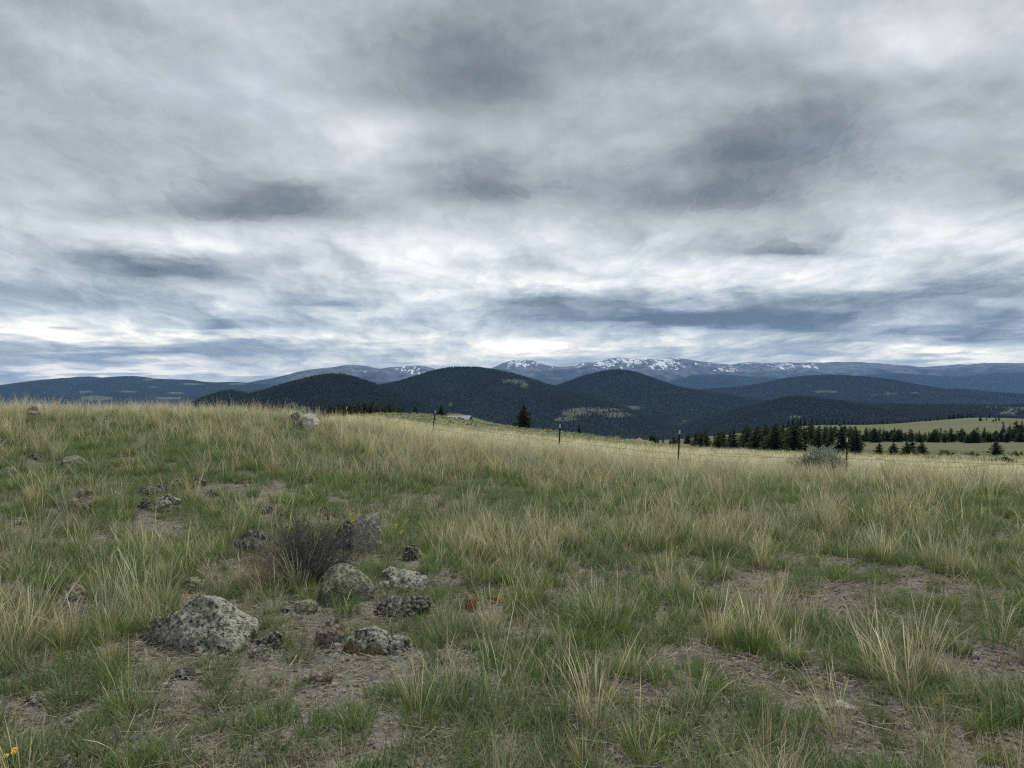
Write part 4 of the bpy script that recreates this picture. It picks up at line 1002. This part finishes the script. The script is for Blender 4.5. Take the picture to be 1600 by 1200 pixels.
# yellow flowers
m_petal = simple_mat('yellow petals', (.75, .46, .02), .7, .15, 40)
m_stem = simple_mat('green stem', (.075, .10, .035), .8, .3, 30)
def flower_plant(label, u, vb, heads, hpx, seed, cluster):
    Y = ground_hit(u, vb); r = random.Random(seed); root = empty('yellow_flower', (px(u, Y), Y, Hs(px(u, Y), Y)))
    tag(root, label, 'flower', 'yellow wildflowers')
    h = hpx / F * Y
    for k in range(heads):
        tip = Vector((r.uniform(-.04, .04), r.uniform(-.04, .04), h * r.uniform(.75, 1.0)))
        base = Vector((tip.x * .3, tip.y * .3, -.01)); mid = (base + tip) / 2 + Vector((r.gauss(0, .006), r.gauss(0, .006), 0))
        obj('stem', tube_mesh([([tuple(base), tuple(mid), tuple(tip)], [.0022, .0018, .0014])], 5, 'stem'), m_stem, root)
        bm = bmesh.new()
        if cluster:
            for _ in range(9):
                c = tip + Vector((r.gauss(0, .010), r.gauss(0, .010), r.gauss(0, .012)))
                for j in range(4):
                    a = j * math.pi / 2 + r.random(); d1 = Vector((math.cos(a), math.sin(a), .4)) * .0075; d2 = Vector((-math.sin(a), math.cos(a), 0)) * .0035
                    bm.faces.new([bm.verts.new(c), bm.verts.new(c + d1 * .6 + d2), bm.verts.new(c + d1), bm.verts.new(c + d1 * .6 - d2)])
        else:
            nrm = Vector((r.gauss(0, .3), -.5, 1)).normalized(); ax = nrm.orthogonal().normalized(); ay = nrm.cross(ax)
            for j in range(11):
                a = j * 2 * math.pi / 11; d1 = (ax * math.cos(a) + ay * math.sin(a)); d2 = (ay * math.cos(a) - ax * math.sin(a)) * .003
                L = .0115 * r.uniform(.85, 1.15); up = nrm * .003
                bm.faces.new([bm.verts.new(tip + d1 * .003), bm.verts.new(tip + d1 * L * .6 + d2 + up), bm.verts.new(tip + d1 * L), bm.verts.new(tip + d1 * L * .6 - d2 + up)])
            cv = [bm.verts.new(tip + nrm * .003 + (ax * math.cos(j * .785) + ay * math.sin(j * .785)) * .0034) for j in range(8)]; c0 = bm.verts.new(tip + nrm * .007)
            for j in range(8): bm.faces.new((cv[j], cv[(j + 1) % 8], c0))
        me = bpy.data.meshes.new('flower_head'); bm.to_mesh(me); bm.free(); obj('flower_head', me, m_petal, root)
    rg = np.random.default_rng(seed); nl = 36
    C = np.stack([rg.normal(0, .02, nl), rg.normal(0, .02, nl), rg.uniform(0, h * .5, nl)], -1)
    obj('leaves', leaf_cloud(C, np.stack([rg.normal(0, .6, nl), rg.normal(0, .6, nl), np.ones(nl)], -1), .035, [(.06, .10, .03), (.05, .085, .025)], seed, elong=4), m_leaf, root)
flower_plant('yellow flower spike standing left of the notched pale rock', 552, 850, 2, 48, 1, True)
flower_plant('yellow flower spike standing right of the notched pale rock', 620, 872, 2, 52, 2, True)
flower_plant('bright yellow daisies in the bottom left corner', 16, 1212, 3, 36, 3, False)

# ================================================================== trees
def conifer_mesh(seed, kind):
    r = np.random.default_rng(seed)
    V, C = [], []
    wh = 26
    for k in range(wh):
        tt = k / (wh - 1)
        z = (.03 if kind == 'round' else .10) + (.95 if kind == 'round' else .88) * tt
        if kind == 'fir': R = .225 * (1 - tt) ** .62 + .008
        elif kind == 'pine': R = .27 * (1 - tt) ** .55 * (0.72 + .28 * math.sin(min(1, tt * 2.2) * math.pi / 2)) + .012
        else: R = .38 * max(0, 1 - (max(0, tt - .10) / .9) ** 2.1) ** .9 * (.85 + .15 * min(1, tt * 6)) + .015
        nb = int(5 + 7 * (1 - tt)) + (6 if kind == 'round' else 0)
        for b in range(nb):
            if r.random() < (.22 if kind == 'pine' else .10): continue
            a = r.uniform(0, 6.28); L = R * r.uniform(.55, 1.25); dz = -.05 * (1 - tt) * r.uniform(.2, 1.3) if kind != 'pine' else r.uniform(-.03, .03)
            zz_ = z + r.uniform(-.018, .018)
            for j in range(4):
                f0 = (j + .2) / 4.4; f1 = min(1.0, f0 + .36)
                p0 = np.array([math.cos(a) * L * f0, math.sin(a) * L * f0, zz_ + dz * f0]); p1 = np.array([math.cos(a) * L * f1, math.sin(a) * L * f1, zz_ + dz * f1 + r.normal(0, .010)])
                wv = np.array([-math.sin(a), math.cos(a), r.normal(0, .35)]) * (.020 + .026 * (1 - tt)) * r.uniform(.6, 1.3) * (1.1 - .5 * f0)
                up = np.array([0, 0, r.uniform(-.022, .016)])
                V += [p0 - wv * .5, p0 + wv + up, p1 + r.normal(0, .006, 3), p1 * .5 + p0 * .5 - wv - up]
                c = np.array([(.044, .062, .033), (.032, .048, .028), (.064, .080, .042)][r.integers(0, 3)]) * r.uniform(.75, 1.3)
                C += [c] * 4
    V = np.array(V); q = np.arange(len(V)).reshape(-1, 4)
    me = mesh_np('crown', V, q, smooth=False)
    attr(me, 'col', 'FLOAT_COLOR', np.concatenate([np.array(C), np.ones((len(C), 1))], 1).astype(np.float32)); me.materials.append(m_leaf)
    tk = tube_mesh([([(0, 0, -.04), (0, 0, .25), (.004, 0, .6), (0, 0, .97)], [.022, .016, .009, .002])] +
                   [([(0, 0, z_), (math.cos(a_) * .12 * (1.1 - z_), math.sin(a_) * .12 * (1.1 - z_), z_ + .01)], [.005, .002]) for z_, a_ in zip(r.uniform(.15, .9, 16), r.uniform(0, 6.28, 16))], 6, 'trunk')
    tk.materials.append(m_bark)
    return me, tk
TREES = {k: [conifer_mesh(300 + 20 * i + j, k) for j in range(4)] for i, k in enumerate(('fir', 'pine', 'round'))}
def tree(label, x, y, h, kind, group=None, wide=1.0, name='pine_tree'):
    g = Hs(x, y)
    root = empty(name, (x, y, g), random.uniform(0, 6.28)); tag(root, label, 'tree', group)
    cm, tm = random.choice(TREES[kind])
    for nm, me in (('trunk', tm), ('crown', cm)):
        o = bpy.data.objects.new(nm, me); COL.objects.link(o); o.parent = root; o.scale = (h * wide, h * wide, h)
    return root
def tree_px(label, u, vtop, Y, kind, group=None, wide=1.0):
    x = px(u, Y); g = Hs(x, Y); h = pz(vtop, Y) - g
    return tree(label, x, Y, max(h, 1.2), kind, group, wide)
tree_px('dark solitary pine standing tall on the slope at the centre', 818, 631, 225, 'round', wide=1.05)
tree_px('round dark pine beside the cabin roof', 690, 632, 262, 'round', wide=1.0)
tree_px('small round pine left of the pine by the cabin', 649, 634, 300, 'round', wide=.9)
tree_px('small dark pine right of the tall solitary pine', 905, 661, 240, 'fir', wide=1.3)
tree_px('young dark pine alone beyond the fence at the right', 1557, 688, 140, 'round', wide=1.05)
tree_px('tallest of the dark pines clumped beyond the right field', 1425, 672, 205, 'fir', wide=1.1)
tree_px('left pine of the clump beyond the right field', 1417, 690, 195, 'round', wide=1.2)
tree_px('right pine of the clump beyond the right field', 1440, 690, 200, 'round', wide=1.2)
tree_px('pine standing apart, just left of the clump beyond the right field', 1396, 691, 215, 'round', wide=1.2)
tree_px('squat round pine at the end of the wood, left of the pine standing apart', 1374, 692, 225, 'round', wide=1.1)
G1 = 'pines of the dark wood beyond the field'
L1 = 'dark pine in the thick wood behind the fenced field on the right'
def top_line(u): return np.interp(u, [1010, 1060, 1100, 1150, 1200, 1250, 1300, 1340], [702, 682, 673, 667, 661, 659, 662, 668])
n = 0
for k in range(118):
    u = 1015 + (1345 - 1015) * RNG.random(); f_ = RNG.random()
    Y = 205 + 420 * f_ ** 1.3
    if u < 1090: Y = max(Y, 330)
    x = px(u, Y); g = Hs(x, Y); h = RNG.uniform(9, 14)
    vt = 600 - (g + h - CAMZ) / Y * F
    tl_ = top_line(u) + RNG.uniform(-2, 8)
    if vt < tl_: h = max(4.0, pz(tl_, Y) - g)
    tree(L1, x, Y, h, 'fir' if RNG.random() < .25 else 'pine' if RNG.random() < .6 else 'round', G1, RNG.uniform(.95, 1.5))
G2 = 'pines in the tree belt across the right meadow'
L2 = 'dark pine in the tree belt between the green meadow and the knoll'
for k in range(122):
    u = 1345 + (1640 - 1345) * ((k * .618034) % 1.0) + RNG.uniform(-3, 3); Y = RNG.uniform(412, 500)
    tl_ = np.interp(u, [1345, 1400, 1480, 1560, 1650], [669, 668, 671, 668, 662]) + RNG.uniform(-5, 14)
    x = px(u, Y); g = Hs(x, Y); h = np.clip(pz(tl_, Y) - g, 5, 15)
    tree(L2, x, Y, h * .9, 'fir' if RNG.random() < .2 else 'pine' if RNG.random() < .6 else 'round', G2, RNG.uniform(1.1, 1.7))
G3 = 'pines of the wood behind the left crest'
L3 = 'dark pine in the small wood behind the crest on the left'
for k in range(40):
    u = 492 + (632 - 492) * ((k * .618034) % 1.0); Y = RNG.uniform(330, 420)
    tl_ = np.interp(u, [490, 510, 540, 590, 615, 635], [641, 634, 629, 628, 632, 641]) + RNG.uniform(-1, 6)
    x = px(u, Y); g = Hs(x, Y); h = np.clip(pz(tl_, Y) - g, 4, 16)
    tree(L3, x, Y, h, 'fir' if RNG.random() < .4 else 'pine', G3, RNG.uniform(1.0, 1.5))
G4 = 'pines along the back edge of the knoll'
L4 = 'small dark pine in the row behind the far green knoll'
for k in range(30):
    u = 1232 + (1440 - 1232) * ((k * .618034) % 1.0); Y = RNG.uniform(1010, 1090)
    tl_ = np.interp(u, [1232, 1300, 1360, 1440], [652, 654, 656, 655]) + RNG.uniform(-2, 5)
    x = px(u, Y); g = Hs(x, Y); h = np.clip(pz(tl_, Y) - g, 5, 15)
    tree(L4, x, Y, h, 'fir', G4, 1.15)
G5 = 'pines on top of the far green knoll'
ORD = ['leftmost','second','third','fourth','fifth','sixth','seventh','eighth','ninth','tenth','rightmost']
for k5, (u, vt) in enumerate(sorted([(1484, 646), (1490, 645), (1497, 645), (1503, 646), (1511, 644), (1517, 643), (1521, 648), (1465, 652), (1473, 652), (1447, 653), (1453, 652)])):
    tree_px('dark pine on the crown of the far knoll, %s' % (ORD[k5] + (' from the left' if 0 < k5 < 10 else '')), u, vt, RNG.uniform(990, 1020), 'fir' if RNG.random() < .5 else 'round', G5, 1.0)
G6 = 'pines on the near side of the far green knoll'
for k6, (u, vt, Y) in enumerate(sorted([(1532, 650, 850), (1541, 651, 860), (1546, 645, 930), (1556, 650, 840), (1561, 648, 850), (1552, 655, 830), (1566, 657, 800), (1588, 657, 640), (1597, 656, 620), (1568, 659, 640), (1578, 662, 620)])):
    tree_px('dark pine on the right face of the far knoll, %s' % (ORD[k6] + (' from the left' if 0 < k6 < 10 else '')), u, vt, Y, 'round' if RNG.random() < .5 else 'fir', G6, 1.0)
for (u, vt, Y, lab) in [(1269, 660, 800, 'tall dark pine standing alone in front of the brown bank'), (1235, 663, 760, 'dark pine left of the tall one before the brown bank'), (1252, 666, 740, 'small dark pine between the two taller ones before the brown bank')]:
    tree_px(lab, u, vt, Y, 'fir', None, 1.1)

# dirt mound and cabin
m_dirt, t, out = mat_new('orange dirt')
co = t.new('ShaderNodeTexCoord').outputs['Object']; nn = t.noise(co, 3, 6, .7)
principled(t, out, t.mix(nn, (.15, .095, .06), (.29, .20, .14)), .95, nn, .8, .1)
def mound(label, u, v0, v1, wpx, Y, seed):
    x = px(u, Y); g = Hs(x, Y); wd = wpx / F * Y; h = pz(v0, Y) - g
    n = 28; V = []; Q = []
    for i in range(n + 1):
        for j in range(n + 1):
            a, b = (i / n - .5) * 2, (j / n - .5) * 2; rr = math.hypot(a, b)
            z = h * max(0, math.cos(min(1, rr) * math.pi / 2)) ** 1.1 * (.85 + .3 * mnoise.noise(Vector((a * 2, b * 2, seed)))) - .15 * rr
            V.append((a * wd / 2, b * wd / 2, z + .04 * mnoise.noise(Vector((a * 7, b * 7, seed)))))
    for i in range(n):
        for j in range(n): k = i * (n + 1) + j; Q.append((k, k + n + 1, k + n + 2, k + 1))
    o = obj('dirt_mound', mesh_np('dirt_mound', np.array(V), np.array(Q)), m_dirt, None, (x, Y, g)); tag(o, label, 'mound')
mound('small orange dirt mound on the skyline of the field, left of centre post', 998, 683.5, 690, 24, 118, 3)

m_roof = simple_mat('grey metal roof', (.20, .215, .245), .5, .15, 2, .4, .1)
m_wallc = simple_mat('dark cabin boards', (.060, .048, .040), .9, .3, 3)
m_glass = simple_mat('cabin window', (.02, .025, .03), .15, .1, 2, .5)
Yc = 246.0; xc = px(719, Yc); zc = pz(649, Yc)
cabin = empty('cabin', (xc, Yc, Hs(xc, Yc)), math.radians(-12)); tag(cabin, 'low cabin with a grey metal roof tucked behind the grassy crest', 'cabin')
top = zc - cabin.location.z
def box_me(name, x0, x1, y0, y1, z0, z1):
    bm = bmesh.new(); b = bmesh.ops.create_cube(bm, size=1)['verts']
    for v in b: v.co = Vector(((x0 + x1) / 2 + v.co.x * (x1 - x0), (y0 + y1) / 2 + v.co.y * (y1 - y0), (z0 + z1) / 2 + v.co.z * (z1 - z0)))
    me = bpy.data.meshes.new(name); bm.to_mesh(me); bm.free(); return me
def gable_roof(name, x0, x1, y0, y1, zr, drop, th=.12):
    ym = (y0 + y1) / 2
    pr = [(y0, zr - drop), (ym, zr), (y1, zr - drop), (y1, zr - drop - th), (ym, zr - th), (y0, zr - drop - th)]
    V = [(x0, y, z) for y, z in pr] + [(x1, y, z) for y, z in pr]
    Q = [(k, (k + 1) % 6, 6 + (k + 1) % 6, 6 + k) for k in range(6)] + [(0, 1, 4, 5), (1, 2, 3, 4), (6, 11, 10, 7), (7, 10, 9, 8)]
    me = bpy.data.meshes.new(name); me.from_pydata(V, [], Q); me.update(); return me
obj('wall', box_me('wall', -.2, 3.0, -2.2, 2.2, -.6, top - 1.35), m_wallc, cabin)
gw = bpy.data.meshes.new('gable_wall'); gw.from_pydata([(2.9, -2.2, top - 1.35), (2.9, 2.2, top - 1.35), (2.9, 0, top - .15)], [], [(0, 1, 2)]); obj('gable_wall', gw, m_wallc, cabin)
obj('roof', gable_roof('roof', -.4, 3.5, -2.7, 2.7, top, 1.35), m_roof, cabin)
obj('wing_wall', box_me('wing_wall', -3.6, -.25, -1.9, 1.9, -.6, top - 1.45), m_wallc, cabin)
obj('wing_roof', gable_roof('wing_roof', -4.0, -.45, -2.3, 2.3, top - .12, 1.2), m_roof, cabin)
wd_ = obj('window', box_me('window', 1.0, 1.9, -2.26, -2.2, .6, 1.4), m_glass, cabin)
obj('door', box_me('door', .0, .75, -2.25, -2.2, -.1, 1.7), simple_mat('door boards', (.11, .07, .045), .8, .3, 4), cabin)

# ================================================================== the air
hz = bpy.data.meshes.new('haze')
bm = bmesh.new(); b = bmesh.ops.create_cube(bm, size=1)['verts']
for v in b: v.co = Vector((v.co.x * 64000, v.co.y * 64000 + 2000, v.co.z * 1200 + 240))
bm.to_mesh(hz); bm.free()
m_hz = bpy.data.materials.new('blue air'); m_hz.use_nodes = True
t = NT(m_hz.node_tree); t.n.clear(); out = t.new('ShaderNodeOutputMaterial')
pv = t.new('ShaderNodeVolumePrincipled')
pv.inputs['Color'].default_value = (.25, .50, 1.0, 1); pv.inputs['Density'].default_value = 1.8e-5; pv.inputs['Anisotropy'].default_value = 0.1
t.l.new(pv.outputs[0], out.inputs['Volume'])
tag(obj('haze', hz, m_hz), 'thin blue air over the far hills', 'haze', kind='stuff')
